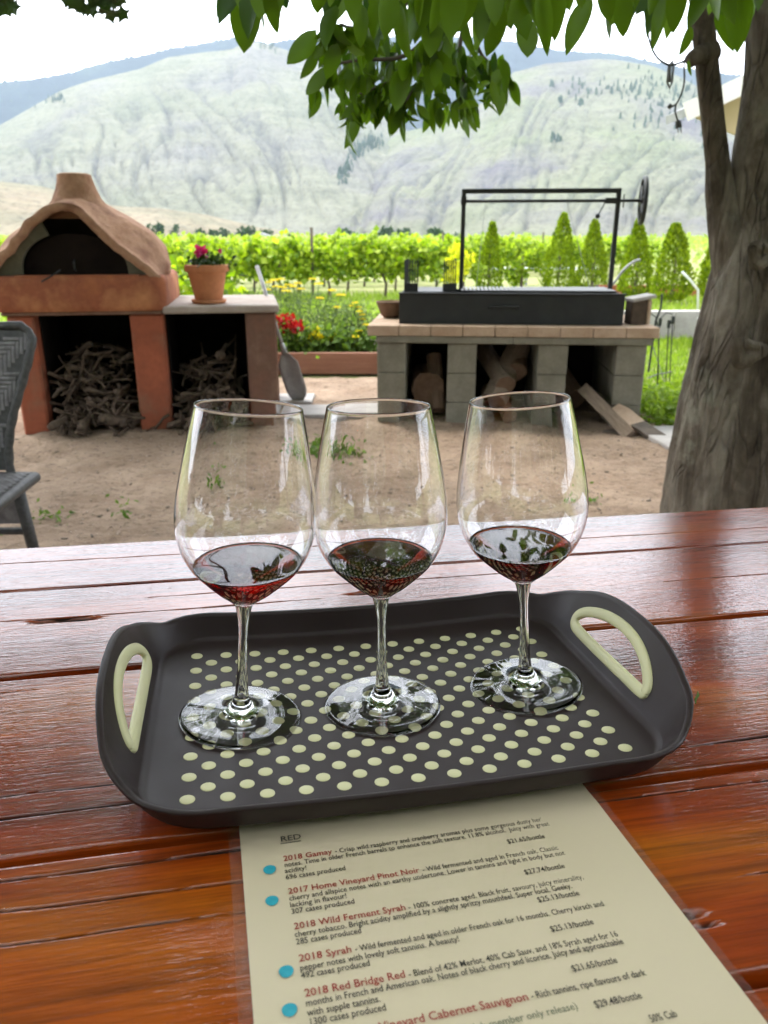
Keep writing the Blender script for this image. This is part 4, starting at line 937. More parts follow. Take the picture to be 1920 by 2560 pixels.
# explicit big near leaves fringing the top edge: (px, py of base), (px, py of tip), depth
big = [((628, -40), (607, 134), 1.75), ((655, -60), (640, 60), 1.6), ((665, -50), (692, 92), 1.55), ((620, -70), (600, 20), 1.5), ((685, -60), (700, 30), 1.6), ((793, -70), (795, 36), 1.6), ((838, -60), (836, 28), 1.5),
 ((905, 10), (900, 118), 1.7), ((945, -20), (930, 100), 1.7), ((975, -30), (962, 95), 1.6), ((1003, 10), (1000, 142), 1.7), ((1060, -60), (1040, 70), 1.5), ((1100, -50), (1090, 95), 1.45), ((1140, -60), (1125, 100), 1.4), ((1180, -60), (1165, 90), 1.5), ((1210, -20), (1195, 110), 1.7), ((1250, 0), (1218, 145), 1.7), ((1262, -50), (1275, 40), 1.5), ((1228, -60), (1240, 60), 1.6),
 ((1330, -60), (1272, 66), 1.5), ((1350, -40), (1370, 136), 1.3), ((1320, 40), (1310, 160), 1.9), ((1400, -60), (1380, 100), 1.35), ((1480, -10), (1410, 134), 1.6), ((1500, -60), (1530, 60), 1.5), ((1555, -20), (1560, 94), 1.6), ((1600, -60), (1590, 20), 1.5), ((1668, -10), (1630, 112), 1.6), ((1700, -60), (1680, 70), 1.5), ((1450, -60), (1462, 30), 1.5), ((1300, -70), (1345, 60), 1.5),
 ((1725, 60), (1708, 150), 2.2), ((1722, 150), (1722, 185), 2.4), ((1800, 10), (1818, 118), 2.0), ((1800, -60), (1790, 40), 2.0), ((1840, -60), (1845, 134), 1.9), ((1850, -80), (1865, 80), 1.7), ((1860, 30), (1838, 90), 2.4), ((1640, -60), (1625, 40), 1.6), ((1570, -60), (1545, 10), 1.4), ((880, -60), (885, 60), 1.4), ((1020, -60), (1035, 60), 1.8), ((1160, 20), (1180, 150), 1.9), ((1085, 20), (1075, 150), 1.9)]
twf, _ = twig('branch', [wl(1800, -150, 2.2), wl(1500, -160, 1.8), wl(1200, -150, 1.6), wl(900, -130, 1.6), wl(620, -90, 1.6)], .014, .004)
for (a, b, Y) in big:
    p = wl(*a, Y); q = wl(*b, Y+random.uniform(-.03, .05)); d = q-p; L = d.length
    li_ = random.choice((0, 2, 1, 5, 6, 7)); o = link('leaf', LM[li_], twf); u = d.normalized(); 
    vw = -(p+Vector((1.42, TY, 0))-Vector((0, 0, CAMZ))).normalized(); zz = (vw-u*vw.dot(u)).normalized()
    zz = (zz+u.cross(zz)*random.gauss(0, .45)).normalized(); yy = zz.cross(u).normalized(); zz = u.cross(yy)
    s_ = L/(.11, .12, .095, .13, .085, .11, .10, .12)[li_]
    o.matrix_local = Matrix.Translation(p) @ Matrix((u, yy, zz)).transposed().to_4x4() @ Matrix.Diagonal((s_, s_*random.uniform(.75, 1.05), s_, 1))
mb = MB()
for i in range(110):
    px = random.choice((random.uniform(960, 1130), random.uniform(595, 700), random.uniform(790, 1270), random.uniform(840, 1270), random.uniform(1270, 1720), random.uniform(1760, 1900)))
    v_, f_ = leaf_shape(random.uniform(.08, .11), random.uniform(.04, .05), .3, .15, 6)
    mb.add(v_, f_, Matrix.Translation(wl(px, random.uniform(-150 if 950 < px < 1140 else -90, -45 if not 840 < px < 1265 else 15), random.uniform(1.6, 2.4))) @ rot_rand(1.3, .7))
o = mb.build('foliage', M_walnut, tree, smooth_=True, fix=False); o['kind'] = 'stuff'
# canopy overhead, above the frame: clumps and gaps shaped for shade and reflections
random.seed(111); mb = MB(); v_, f_ = leaf_shape(.125, .062, .3, .15, 3); cnt = 0
clumps = []
while len(clumps) < 1500:
    x, y = random.uniform(-4.2, 5.6), random.uniform(-3.6, 6.4)
    z = 2.35+random.random()*2.6
    if y < -.9 and random.random() < .6: z = random.uniform(1.35, 2.6)  # low clumps added behind and beside to cut the side light
    if x < -2.6 and y < 1.2 and random.random() < .5: z = random.uniform(1.5, 2.6)
    if x > 2.6 and y < 2.0 and random.random() < .4: z = random.uniform(1.5, 2.6)
    el = atan2(z-.35-CAMZ, sqrt(x*x+y*y)) if y > 1.2 else 2
    if el < radians(20.5): continue
    az = atan2(x, max(y, .01))
    if noise.noise(Vector((x*.7+3, y*.7, z*.5))) < -.22: continue
    if y > 0 and el < radians(30) and radians(-20.5) < az < radians(-2): continue
    if y > 0 and el < radians(26) and (az < radians(-4) or radians(5) < az < radians(13)): continue
    if y > 0 and x < -1.2 and el < radians(26) and random.random() < .6: continue
    clumps.append((x, y, z))
for _ in range(3000):  # leaf shell added to darken what the table top reflects
    az = radians(random.uniform(-80, 70)); el = radians(random.uniform(22.5, 64)); d_ = random.uniform(2.8, 5.4)
    if radians(-20.5) < az < radians(-2) and el < radians(30): continue
    if noise.noise(Vector((az*4.5+1, el*6, 8))) < -.5: continue
    clumps.append((d_*sin(az), d_*cos(az), CAMZ+.25+d_*tan(el)))
far_cl = []
for _ in range(1150):
    az = radians(random.uniform(-62, 60)); el = radians(random.uniform(20.5, 40)); d_ = random.uniform(4.6, 7.2)
    if -20 < az*57.3 < -3 or 5 < az*57.3 < 15 or (az*57.3 > -4 and az*57.3 < 6 and el > radians(29)): continue
    if el > radians(35): continue
    if noise.noise(Vector((az*6+1, el*8, 2))) < -.45: continue
    far_cl.append((-.15+d_*sin(az), .6+d_*cos(az), .85+d_*tan(el)))
for _ in range(380):
    az = radians(random.uniform(-180, 180)); el = radians(random.uniform(36, 85)); d_ = random.uniform(3.2, 5.0)
    clumps.append((d_*sin(az)*cos(el)*1.3, .4+d_*cos(az)*cos(el)*1.3, CAMZ+.4+d_*sin(el)))
for (x, y, z) in far_cl:
    for i in range(14):
        p = Vector((x+random.gauss(0, .22), y+random.gauss(0, .22), z+random.gauss(0, .1)))
        if (p.z-.17-CAMZ)/sqrt(p.x**2+p.y**2) < tan(radians(15.2)): continue
        mb.add(v_, f_, Matrix.Translation(p-Vector((1.42, TY, 0))) @ rot_rand(.7) @ Matrix.Scale(random.uniform(1.0, 1.6), 4))
for (x, y, z) in clumps:
    for i in range(20):
        p = Vector((x+random.gauss(0, .2), y+random.gauss(0, .2), z+random.gauss(0, .1)))
        if p.y > .8 and (p.z-.16-CAMZ)/sqrt(p.x**2+p.y**2) < tan(radians(19.5)): continue
        M_ = Matrix.Translation(p-Vector((1.42, TY, 0))) @ rot_rand(.7) @ Matrix.Scale(random.uniform(.7, 1.25), 4); mb.add(v_, f_, M_)
o = mb.build('crown', M_walnut, tree, fix=False); o['kind'] = 'stuff'
mb = MB()
for (a, b, c, r) in ((wl(1738, -240), (-1.6, -1.2, 2.4), (-3.4, -2.0, 2.7), .045), (wl(1725, -690), (-1.2, 1.2, 2.6), (-3.0, 2.0, 3.2), .04), (wl(1975, -300), (.4, -2.0, 2.6), (-.6, -4.0, 3.2), .07), (wl(2050, -790), (1.2, .8, 3.4), (2.6, 1.5, 4.2), .06)):
    P, R = dense([a, b, c], [r, r*.6, r*.2], 14); mb.tube(P, R, 10)
mb.build('bough', M_bark, tree, smooth_=True)
for i, (x, y, h_, w_) in enumerate(((-4.2, -4.4, 5.2, 4.6), (0.2, -6.0, 5.6, 5.0), (4.4, -4.6, 5.4, 4.6), (-7.4, -.6, 4.4, 3.8), (7.4, -1.0, 4.6, 3.8))):  # unseen trees added to dim the side light and the glass reflections
    blob_tree('unseen_shade_tree', ('first', 'second', 'third', 'fourth', 'fifth')[i]+' unseen leafy tree added behind and beside the table for shade and reflections', (x, y, 0), h_, w_, M_maple, 3400, 'unseen trees added around the yard for shade', lsize=.42)
# maple spray hanging in at the upper left
mt = thing('maple_branch', 'dark maple leaves hanging in at the upper left', 'branch', at(230, -60, 3.2))
def mrel(px, py, Y=3.2): return at(px, py, Y)-at(230, -60, 3.2)
def mapleleaf(s):
    pts = []
    for i in range(20):
        a = 2*pi*i/20-pi/2; r = s*(.55+.45*abs(cos(2.5*(a-pi/2))))*(1 if i % 2 == 0 else .72); pts.append((r*cos(a), r*sin(a), .12*s*cos(2*a)))
    return [(0, 0, .05*s)]+pts, [(0, i+1, (i+1) % 20+1) for i in range(20)]
mv, mf = mapleleaf(.042); mbx = MB(); mbx.add(mv, mf); MMe = mbx.mesh('leaf', False, False); MMe.materials.append(M_maple)
random.seed(121)
mb = MB(); mb.tube([mrel(420, -160), mrel(330, -60), mrel(250, -10), mrel(180, -6)], .006, 6); mb.tube([mrel(420, -160), mrel(150, -90), mrel(20, -20)], .006, 6)
mb.tube([mrel(420, -160), mrel(460, -420, 3.0)], .01, 6); stem = mb.build('twig', M_twig, mt, smooth_=True)
for i in range(78):
    if i < 62:
        u = random.random(); px = 165+150*u; py = random.uniform(-45, 10+ 42*(u**.8)*(1 if u < .93 else .7))
    else: px, py = random.gauss(10, 12), random.uniform(-40, 22)
    o = link('leaf', MMe, stem); o.matrix_local = Matrix.Translation(mrel(px, py, 3.2+random.gauss(0, .12))) @ (Matrix.Rotation(random.gauss(pi/2, .7), 4, 'X') @ Matrix.Rotation(random.uniform(0, 6), 4, 'Z') @ Matrix.Rotation(random.gauss(0, .5), 4, 'Y') @ Matrix.Scale(random.uniform(.55, 1.0), 4))
mb = MB()      # the rest of that maple above the frame (reflected in the varnish)
for i in range(70):
    c = Vector((random.uniform(-3.9, -1.0), random.uniform(2.6, 5.0), 0)); c.z = 1.5+sqrt(c.x**2+c.y**2)*.37+random.random()*1.2
    if noise.noise(Vector((c.x, c.y, 4))) < -.15 or atan2(c.x, c.y) > radians(-27): continue
    for k in range(20):
        p = c+Vector((random.gauss(0, .2), random.gauss(0, .2), random.gauss(0, .12)))
        if (p.z-.05-CAMZ)/sqrt(p.x**2+p.y**2) < tan(radians(18)): continue
        mb.add(mv[:1]+mv[1::2], [(0, j+1, (j+1) % 10+1) for j in range(10)], Matrix.Translation(p-at(230, -60, 3.2)) @ rot_rand(.3) @ Matrix.Scale(1.5, 4))
o = mb.build('crown', M_maple, mt, fix=False); o['kind'] = 'stuff'
# cable and plug hanging from the branch stub
t = thing('power_cable', 'thin dark cable with a plug hanging from the tree branch', 'cable', wl(1722, 155, TY-.08)+Vector((1.42, TY, 0)))
def cr_(px, py): return at(px, py, TY-.1)-(wl(1722, 155, TY-.08)+Vector((1.42, TY, 0)))
mb = MB(); P, R = dense([cr_(1605, -60), cr_(1612, 30), cr_(1622, 95), cr_(1640, 140), cr_(1672, 162), cr_(1700, 157), cr_(1715, 150)], [.0035]*7, 40); mb.tube(P, R, 8)
P, R = dense([cr_(1710, 155), cr_(1711, 200), cr_(1705, 230), cr_(1692, 258), cr_(1678, 267)], [.003]*5, 24); mb.tube(P, R, 8); P, R = dense([cr_(1690, 262), cr_(1688, 280), cr_(1694, 300), cr_(1696, 306)], [.003]*4, 12); mb.tube(P, R, 8); mb.build('cord', M_rubber, t, smooth_=True)
mb = MB(); mb.tube([cr_(1695, 302), cr_(1697, 320)], [.009, .011], 10); mb.build('plug', M_rubber, t)
mb = MB()
for dx in (-4, 4): mb.tube([cr_(1698+dx, 320), cr_(1700+dx, 333)], .0016, 6)
mb.build('prong', M_rod, t)
mb = MB(); mb.tube([cr_(1678, 262), cr_(1672, 270)], .007, 8); mb.build('connector', M_rubber, t)
mb = MB(); mb.tube([cr_(1676, 160), cr_(1680, 152), cr_(1684, 165), cr_(1680, 205), cr_(1674, 220), cr_(1668, 205), cr_(1672, 165)], .004, 8); mb.tube([cr_(1676, 165), cr_(1674, 205)], .004, 8); mb.build('clip', M_rod, t, smooth_=True)
# ================================================================ RATTAN CHAIR
t = thing('rattan_chair', 'grey woven rattan chair at the left edge of the yard', 'chair', TR(-1.44, 2.42, -.035, .03))
M_rat = pm('grey_rattan', (.085, .078, .080), (.20, .19, .195), 30, .5, bs=.3, bd=.001, bscale=200)
M_ratd = pm('dark_rattan_wrap', (.02, .019, .018), (.07, .068, .066), 60, .55, bs=.5, bd=.002, bscale=160)
BW0, BW1 = .195, .30
def bhw(z):                        # half width of the back at height z
    u = (z-.45)/.47; return BW0+(BW1-BW0)*smooth(0, 1, u)**1.2
def bpos(x, z, off=0): u = (z-.45)/.47; return Vector((x, .04+.10*u*u-off, z))
mb = MB(); rows_ = 14; vs = []
for j in range(rows_+1):
    z = .46+.455*j/rows_; hw = bhw(z)-.012
    for i in range(9): vs.append(bpos(hw*(i-4)/4, z))
mb.add(vs, [(j*9+i, j*9+i+1, (j+1)*9+i+1, (j+1)*9+i) for j in range(rows_) for i in range(8)]); mb.build('backing', M_ratd, t)
mb = MB(); Wd, Ls = .0135, .054
def strip(c, horiz, wd_, ls_, pos, nrm_off):
    L, W_ = (ls_, wd_) if horiz else (wd_, ls_); vs = []
    for i in range(5):
        a = -1+.5*i
        for (b_, h_) in ((-1, 0), (-.6, .0022), (.6, .0022), (1, 0)):
            dx, dz = (a*L/2*.97, b_*wd_/2*.92) if horiz else (b_*wd_/2*.92, a*ls_/2*.97)
            vs.append(pos(c[0]+dx, c[1]+dz, .0025+h_*(1-.8*abs(a)**3)+nrm_off))
    return vs, [(i*4+k, i*4+k+1, (i+1)*4+k+1, (i+1)*4+k) for i in range(4) for k in range(3)]
for i in range(-24, 26):
    for j in range(-6, 44):
        m_ = (i-j) % 8
        if m_ == 0: c, hz = (i*Wd+2*Wd, .455+j*Wd+.5*Wd), True
        elif m_ == 7: c, hz = (i*Wd+.5*Wd, .455+j*Wd+2*Wd), False
        else: continue
        if c[1] < .478 or c[1] > .892 or abs(c[0]) > bhw(c[1])-(.036 if hz else .018): continue
        v_, f_ = strip(c, hz, Wd*.93, Ls, bpos, 0); mb.add(v_, f_)
o = mb.build('back_weave', M_rat, t, smooth_=True, fix=False); o['kind'] = 'stuff'
mb = MB(); pts = [bpos(-bhw(z), z) for z in [.44+.02*i for i in range(23)]]+[bpos(-bhw(.9)+.015, .905)]+[bpos(x, .92) for x in [-.26+.04*i for i in range(14)]]+[bpos(bhw(.9)-.015, .905)]+[bpos(bhw(z), z) for z in reversed([.44+.02*i for i in range(23)])]
mb.tube(pts, .014, 10, jit=lambda i, k, th, p: 1+.12*sin(i*2.1)); mb.build('back_frame', M_ratd, t, smooth_=True)
mb = MB(); sv = []
for (x, y) in ((-.29, .02), (.29, .02), (.26, -.46), (-.26, -.46)): sv.append((x, y))
mb.prism([(0, 0), (1, 0), (1, 1), (0, 1)], 1, Matrix(((.56, 0, 0, -.28), (0, .46, 0, -.44), (0, 0, .035, .418), (0, 0, 0, 1)))); mb.build('seat', M_ratd, t)
mb = MB()
for j in range(33):
    y = -.43+j*.0138
    for i in range(19):
        x = -.27+i*.0295+(.0147 if j % 2 else 0)
        if x > .27: continue
        v_, f_ = strip((x, y), True, .0135, .031, lambda a, b, o_: Vector((a, b, .453+o_)), 0); mb.add(v_, f_)
o = mb.build('seat_weave', M_rat, t, smooth_=True, fix=False); o['kind'] = 'stuff'
mb = MB(); mb.tube([(-.28, .02, .44), (-.285, -.40, .44), (-.265, -.445, .44), (-.22, -.455, .44), (.22, -.455, .44), (.265, -.445, .44), (.285, -.40, .44), (.28, .02, .44), (.0, .03, .44), (-.28, .02, .44)], .019, 10); mb.build('seat_rim', M_ratd, t, smooth_=True)
for (x, y, x2, y2) in ((.2, .05, .215, .10), (-.2, .05, -.215, .10), (.25, -.42, .255, -.43), (-.25, -.42, -.255, -.43)):
    mb = MB(); mb.tube([(x, y, .43), (x2, y2, 0)], [.022, .018], 10, jit=lambda i, k, th, p: 1); mb.build('leg', M_ratd, t, smooth_=True)
mb = MB(); mb.box((0, .06, .33), (.40, .012, .13)); mb.build('apron', M_rat, t); mb = MB(); mb.tube([(-.2, .075, .23), (.2, .075, .23)], .014, 8); mb.build('stretcher', M_ratd, t)
# ================================================================ TABLE (its own tilted frame)
TF = Matrix(((0.98011, -0.19838, 0.00586, 0.00298), (0.19775, 0.97865, 0.05608, 0.49221), (-0.01686, -0.05380, 0.99841, 0.82337), (0, 0, 0, 1)))
q_ = TF.to_quaternion(); TF = Matrix.Translation(TF.to_translation()) @ q_.to_matrix().to_4x4()
def woodmat():
    m, t, p = base_mat('varnished_plank')
    info = N(t, 'ObjectInfo'); c = N(t, 'TexCoord'); off = N(t, 'VectorMath'); off.operation = 'ADD'
    sc_ = N(t, 'VectorMath'); sc_.operation = 'SCALE'; sc_.inputs['Scale'].default_value = 7.0
    cmb = N(t, 'CombineXYZ'); t.links.new(info.outputs['Random'], cmb.inputs[0]); t.links.new(info.outputs['Random'], cmb.inputs[2]); t.links.new(cmb.outputs[0], sc_.inputs[0])
    t.links.new(c.outputs['Object'], off.inputs[0]); t.links.new(sc_.outputs[0], off.inputs[1])
    def mapped(s):
        mm = N(t, 'Mapping'); mm.inputs['Scale'].default_value = s; t.links.new(off.outputs[0], mm.inputs[0]); return mm.outputs[0]
    big_ = nzt(t, mapped((2.2, 9, 9)), 1.0, 4, .5, .4)
    col = ramp(t, big_, [(.26, (.075, .008, .001)), (.44, (.175, .019, .001)), (.58, (.275, .042, .002)), (.74, (.37, .095, .004))])
    gr_ = nzt(t, mapped((9, 260, 260)), 1.0, 6, .7, .3); col = mixc(t, .75, col, ramp(t, gr_, [(.32, .35), (.58, 1.1)]), 'MULTIPLY')
    gr2 = nzt(t, mapped((3, 45, 45)), 1.0, 5, .6, .8); col = mixc(t, .5, col, ramp(t, gr2, [(.3, .5), (.6, 1.1)]), 'MULTIPLY')
    a = N(t, 'Attribute'); a.attribute_name = 'crack'
    col = mixc(t, a.outputs['Fac'], col, (.008, .006, .004))
    t.links.new(col, p.inputs['Base Color']); p.inputs['Roughness'].default_value = .5; p.inputs['Specular IOR Level'].default_value = .1
    p.inputs['Coat Weight'].default_value = 1; p.inputs['Coat IOR'].default_value = 1.62
    ws = ramp(t, nzt(t, mapped((2, 6, 6)), 1.0, 4, .6), [(.35, .015), (.7, .045)]); t.links.new(ws, p.inputs['Coat Roughness'])
    b = bump(t, nzt(t, mapped((55, 380, 380)), 1.0, 3, .6), .75, .00035)
    b2 = bump(t, nzt(t, mapped((22, 110, 110)), 1.0, 4, .55, .5), .25, .0005, b)
    b3 = bump(t, nzt(t, mapped((7, 16, 16)), 1.0, 2, .5), .12, .0009, b2)
    t.links.new(b3, p.inputs['Normal']); t.links.new(b3, p.inputs['Coat Normal'])
    inv = N(t, 'Math'); inv.operation = 'SUBTRACT'; inv.inputs[0].default_value = 1; t.links.new(a.outputs['Fac'], inv.inputs[1]); t.links.new(inv.outputs[0], p.inputs['Coat Weight'])
    return m
M_wood = woodmat()
table = thing('wooden_table', 'long varnished orange-brown plank table filling the foreground', 'table', TF @ Matrix.Translation((0, 0, -.006)))
def plank(y0, y1, x0, x1, cracks, seed, knots=()):
    """one plank: a fine height field with real cracks, rounded long edges and a skirt"""
    ys = []; y = y0
    fine = sorted([y0, y1]+[c[0] for c in cracks]+[k[1] for k in knots])
    while y < y1-1e-5:
        ys.append(y); dmin = min(abs(y-f) for f in fine)
        y += .0007 if dmin < .006 else (.0013 if dmin < .012 else .005)
    ys.append(y1)
    xs = []; x = x0
    while x < x1: xs.append(x); x += .006 if -.5 < x < .75 else .03
    xs.append(x1); V = []; A = []
    for y in ys:
        for x in xs:
            e = min(y-y0, y1-y); r = .004
            z = -(r-sqrt(max(0, r*r-(r-e)**2))) if e < r else 0
            z += .00028*noise.noise(Vector((x*2, y*9, seed)))+.00006*noise.noise(Vector((x*12, y*50, seed)))
            ed = .0022*noise.noise(Vector((x*7, seed*3+ (0 if y-y0 < y1-y else 5), 0))) if e < .001 else 0
            cr2 = 0
            for (cy, ca, cb, wd, dp) in cracks:
                if ca < x < cb:
                    yc = cy+.0035*noise.noise(Vector((x*4, cy*50, seed)))+.0012*noise.noise(Vector((x*23, cy*9, seed)))
                    ww = wd*min(1, (x-ca)/.06, (cb-x)/.06)*(.55+.9*abs(noise.noise(Vector((x*14, cy*30, 1)))))+1e-6
                    d = abs(y-yc)/ww
                    if d < 1.5: k = max(0, 1-d/1.5); z -= dp*k; cr2 = max(cr2, min(1, k*2.2))
            for (kx, ky, ka, kb) in knots:
                d = sqrt(((x-kx)/ka)**2+((y-ky)/kb)**2)*(1+.35*noise.noise(Vector((x*60, y*120, 2))))
                if d < 1: z -= .006*(1-d*d); cr2 = max(cr2, min(1, (1-d)*3))
            V.append((x, y+ed, z)); A.append(cr2)
    nx_, ny_ = len(xs), len(ys)
    F = [(j*nx_+i, j*nx_+i+1, (j+1)*nx_+i+1, (j+1)*nx_+i) for j in range(ny_-1) for i in range(nx_-1)]
    b = len(V)            # skirt and underside
    bot = [(x, y0, -.045) for x in xs]+[(x, y1, -.045) for x in xs]
    V += bot; A += [0]*len(bot)
    F += [(b+i, b+i+1, i+1, i) for i in range(nx_-1)]+[(b+nx_+i+1, b+nx_+i, (ny_-1)*nx_+i, (ny_-1)*nx_+i+1) for i in range(nx_-1)]+[(b+i+1, b+i, b+nx_+i, b+nx_+i+1) for i in range(nx_-1)]
    F += [tuple([j*nx_ for j in range(ny_)]+[b+nx_, b]), tuple([b+nx_-1, b+2*nx_-1]+[j*nx_+nx_-1 for j in reversed(range(ny_))])]
    me = bpy.data.meshes.new('plank'); me.from_pydata(V, [], F); me.polygons.foreach_set('use_smooth', [True]*len(F)); me.set_sharp_from_angle(angle=radians(60))
    at_ = me.attributes.new('crack', 'FLOAT', 'POINT'); at_.data.foreach_set('value', A); me.materials.append(M_wood)
    return link('plank', me, table)
plank(.3055, .450, -1.0, 1.5, [(.392, -.6, .1, .0008, .002), (.36, .2, 1.0, .0008, .002)], 1.0)
plank(.1125, .3040, -1.0, 1.5, [(.262, -.2, .25, .0009, .002), (.225, -.9, -.02, .0011, .003), (.205, .35, 1.2, .001, .003)], 2.0, knots=((-.265, .2195, .030, .0065), (.615, .215, .035, .006), (.03, .232, .022, .005)))
plank(-.1085, .1065, -1.0, 1.5, [(-.052, -1, -.10, .0009, .002), (-.072, -1, -.12, .0013, .004), (-.083, .17, 1.3, .0014, .004), (.035, .36, .9, .0009, .002), (.084, -.42, -.25, .0008, .002)], 3.0)
plank(-.2555, -.1150, -1.0, 1.5, [(-.128, -1, .9, .0012, .003), (-.151, -1, .1, .0009, .003), (-.172, -.40, -.10, .0008, .002), (-.2, .14, .8, .001, .002)], 4.0, knots=((.111, -.2185, .006, .0035), (.114, -.226, .004, .002)))
plank(-.470, -.2615, -1.0, 1.5, [(-.33, -1, .1, .001, .003)], 5.0)
for x in (-.8, 1.3): mb = MB(); mb.box((x, -.01, -.075), (.09, .80, .058), bev=.004); mb.build('crossbeam', M_plank, table)
for x in (-.8, 1.3):
    for y in (-.33, .31): mb = MB(); mb.box((x, y, -.46), (.09, .09, .715), bev=.004); mb.build('leg', M_plank, table)
# a tiny green seed leaf lying on the table at right
mb = MB(); mb.tube([(0, 0, 0), (.004, .004, .001), (.009, .007, .0015), (.014, .012, .001)], [.0003, .0009, .0011, .0003], 6); o = mb.build('leaf_scrap', M_weed); o.matrix_world = TF @ TR(.232, -.035, -.0045, .2); tag(o, 'tiny green leaf scrap lying on the table right of the tray', 'leaf')
# ================================================================ MENU
MA = radians(1.55)
MF = TF @ Matrix.Translation((-.0889, -.1281, -.0055)) @ Matrix.Rotation(MA, 4, 'Z')      # origin at the baseline start of the heading
menu = thing('wine_menu', 'laminated cream tasting menu of red wines under the tray front', 'menu', MF)
def papermat():
    m, t, p = base_mat('laminated_paper'); p.inputs['Base Color'].default_value = (.60, .505, .345, 1); p.inputs['Roughness'].default_value = .5
    p.inputs['Coat Weight'].default_value = .8; p.inputs['Coat Roughness'].default_value = .10
    v = coords(t, (1, 1, 1)); b = bump(t, nzt(t, v, 160, 4, .7), .5, .0006); b = bump(t, nzt(t, v, 14, 3, .5), .5, .003, b); t.links.new(b, p.inputs['Coat Normal']); return m
m_, t_, p_ = base_mat('clear_laminate'); M_lam = m_
p_.inputs['Base Color'].default_value = (.35, .30, .27, 1); p_.inputs['Roughness'].default_value = .08; p_.inputs['Alpha'].default_value = .12; p_.inputs['Coat Weight'].default_value = 1
def sheet(name, x0, x1, y0, y1, z, th, mat, r=.002):
    mb = MB(); nx_, ny_ = 20, 24; vs = []
    for j in range(ny_+1):
        for i in range(nx_+1):
            x = x0+(x1-x0)*i/nx_; y = y0+(y1-y0)*j/ny_; vs.append((x, y, z+.0005+.0006*noise.noise(Vector((x*9, y*9, 4))) if y < .0 else z))
    mb.add(vs, [(j*(nx_+1)+i, j*(nx_+1)+i+1, (j+1)*(nx_+1)+i+1, (j+1)*(nx_+1)+i) for j in range(ny_) for i in range(nx_)])
    o = mb.build(name, mat, menu, smooth_=True); return o
def mz(x, y): return .0005+.0006*noise.noise(Vector((x*9, y*9, 4)))
sheet('laminate', -.0285, .1985, -.232, .058, .0001, 0, M_lam)
sheet('paper', -.0222, .1933, -.226, .052, .0006, 0, papermat())
M_ink = plain('black_ink', (.045, .038, .03), .5); M_inkr = plain('red_ink', (.30, .035, .025), .5); M_inkg = plain('faded_green_ink', (.16, .17, .11), .5)
M_dot = pm('teal_marker', (.02, .28, .36), (.03, .34, .42), 300, .5, fine=False)
def txt(s, x, y, x2, size, mat, bold=0.0):
    c = bpy.data.curves.new('printed_line', 'FONT'); c.body = s; c.size = size; c.materials.append(mat); c.offset = bold; c.resolution_u = 2
    o = link('printed_line', c, menu); bpy.context.view_layer.update()
    wd = o.dimensions.x; k = (x2-x)/wd if wd > 0 else 1
    dg_ = bpy.context.evaluated_depsgraph_get(); me = bpy.data.meshes.new_from_object(o.evaluated_get(dg_)); bpy.data.objects.remove(o); bpy.data.curves.remove(c)
    o = link('printed_line', me, menu)
    o.location = (x, y, .0006+mz(x, y)+.00012+.0004); o.scale = (k, 1, 1); return o
S1, S2, S3 = .0050, .0058, .0056
def lc(x, y):           # table coords -> menu local
    v = Matrix.Rotation(-MA, 2) @ Vector((x+.0889, y+.1281)); return v.x, v.y
def line(s, x, y, x2, size=S1, mat=None, bold=.00005):
    a = lc(x, y); b = lc(x2, y); txt(s, a[0], a[1], b[0], size, mat or M_ink, bold)
line('RED', -.0889, -.1281, -.0775, .0062)
mb = MB(); mb.box((.0057, -.0012, .0012), (.0116, .0005, .0001)); mb.build('underline', M_ink, menu)
E_ = [('2018 Gamay', '- Crisp wild raspberry and cranberry aromas plus some gorgeous dusty herbal', -.1438, -.0884, -.0613, -.0597, .0684),
      ('2017 Home Vineyard Pinot Noir', '- Wild fermented and aged in French oak. Classic', -.1682, -.0877, -.0169, -.0152, .0639),
      ('2018 Wild Ferment Syrah', '- 100% concrete aged. Black fruit, savoury, juicy minerality,', -.1918, -.0868, -.0303, -.0287, .0680),
      ('2018 Syrah', '- Wild fermented and aged in older French oak for 16 months. Cherry kirsch and', -.2112, -.0862, -.0613, -.0595, .0700),
      ('2018 Red Bridge Red', '- Blend of 42% Merlot, 40% Cab Sauv, and 18% Syrah aged for 16', -.2302, -.0854, -.0394, -.0376, .0679),
      ('2018 Home Vineyard Cabernet Sauvignon', '- Rich tannins, ripe flavours of dark', -.2533, -.0848, .0117, .0133, .0698)]
def sk(x): return (x+.0885)*.0265      # rows rise slightly to the right in table coords; already in the menu rotation
for a, b, y, x1_, x2_, x3_, x4_ in E_:
    u0 = lc(x1_, y); u1 = lc(x2_, y)[0]; u2 = lc(x3_, y)[0]; u3 = lc(x4_, y)[0]
    txt(a, u0[0], u0[1], u1, S2, M_inkr, .00006); txt(b, u2, u0[1], u3, S1, M_ink, .00004)
def row(s, x, y, x2, size=S1, mat=None): u = lc(x, y); txt(s, u[0], u[1], lc(x2, y)[0], size, mat or M_ink, .00004)
row('notes. Time in older French barrels to enhance the soft texture. 11.8% alcohol.  Juicy with great', -.0882, -.1484, .0670)
row('acidity!', -.0883, -.1530, -.0766); row('696 cases produced', -.0882, -.1577, -.0560)
row('cherry and allspice notes with an earthy undertone. Lower in tannins and light in body but not', -.0876, -.1729, .0659)
row('lacking in flavour!', -.0876, -.1774, -.0585); row('307 cases produced', -.0873, -.1819, -.0551)
row('cherry tobacco. Bright acidity amplified by a slightly spritzy mouthfeel. Super local. Geeky.', -.0869, -.1966, .0591)
row('285 cases produced', -.0866, -.2011, -.0548)
row('pepper notes with lovely soft tannins. A beauty!', -.0862, -.2163, -.0093); row('492 cases produced', -.0860, -.2205, -.0540)
row('months in French and American oak. Notes of black cherry and licorice. Juicy and approachable', -.0854, -.2350, .0681)
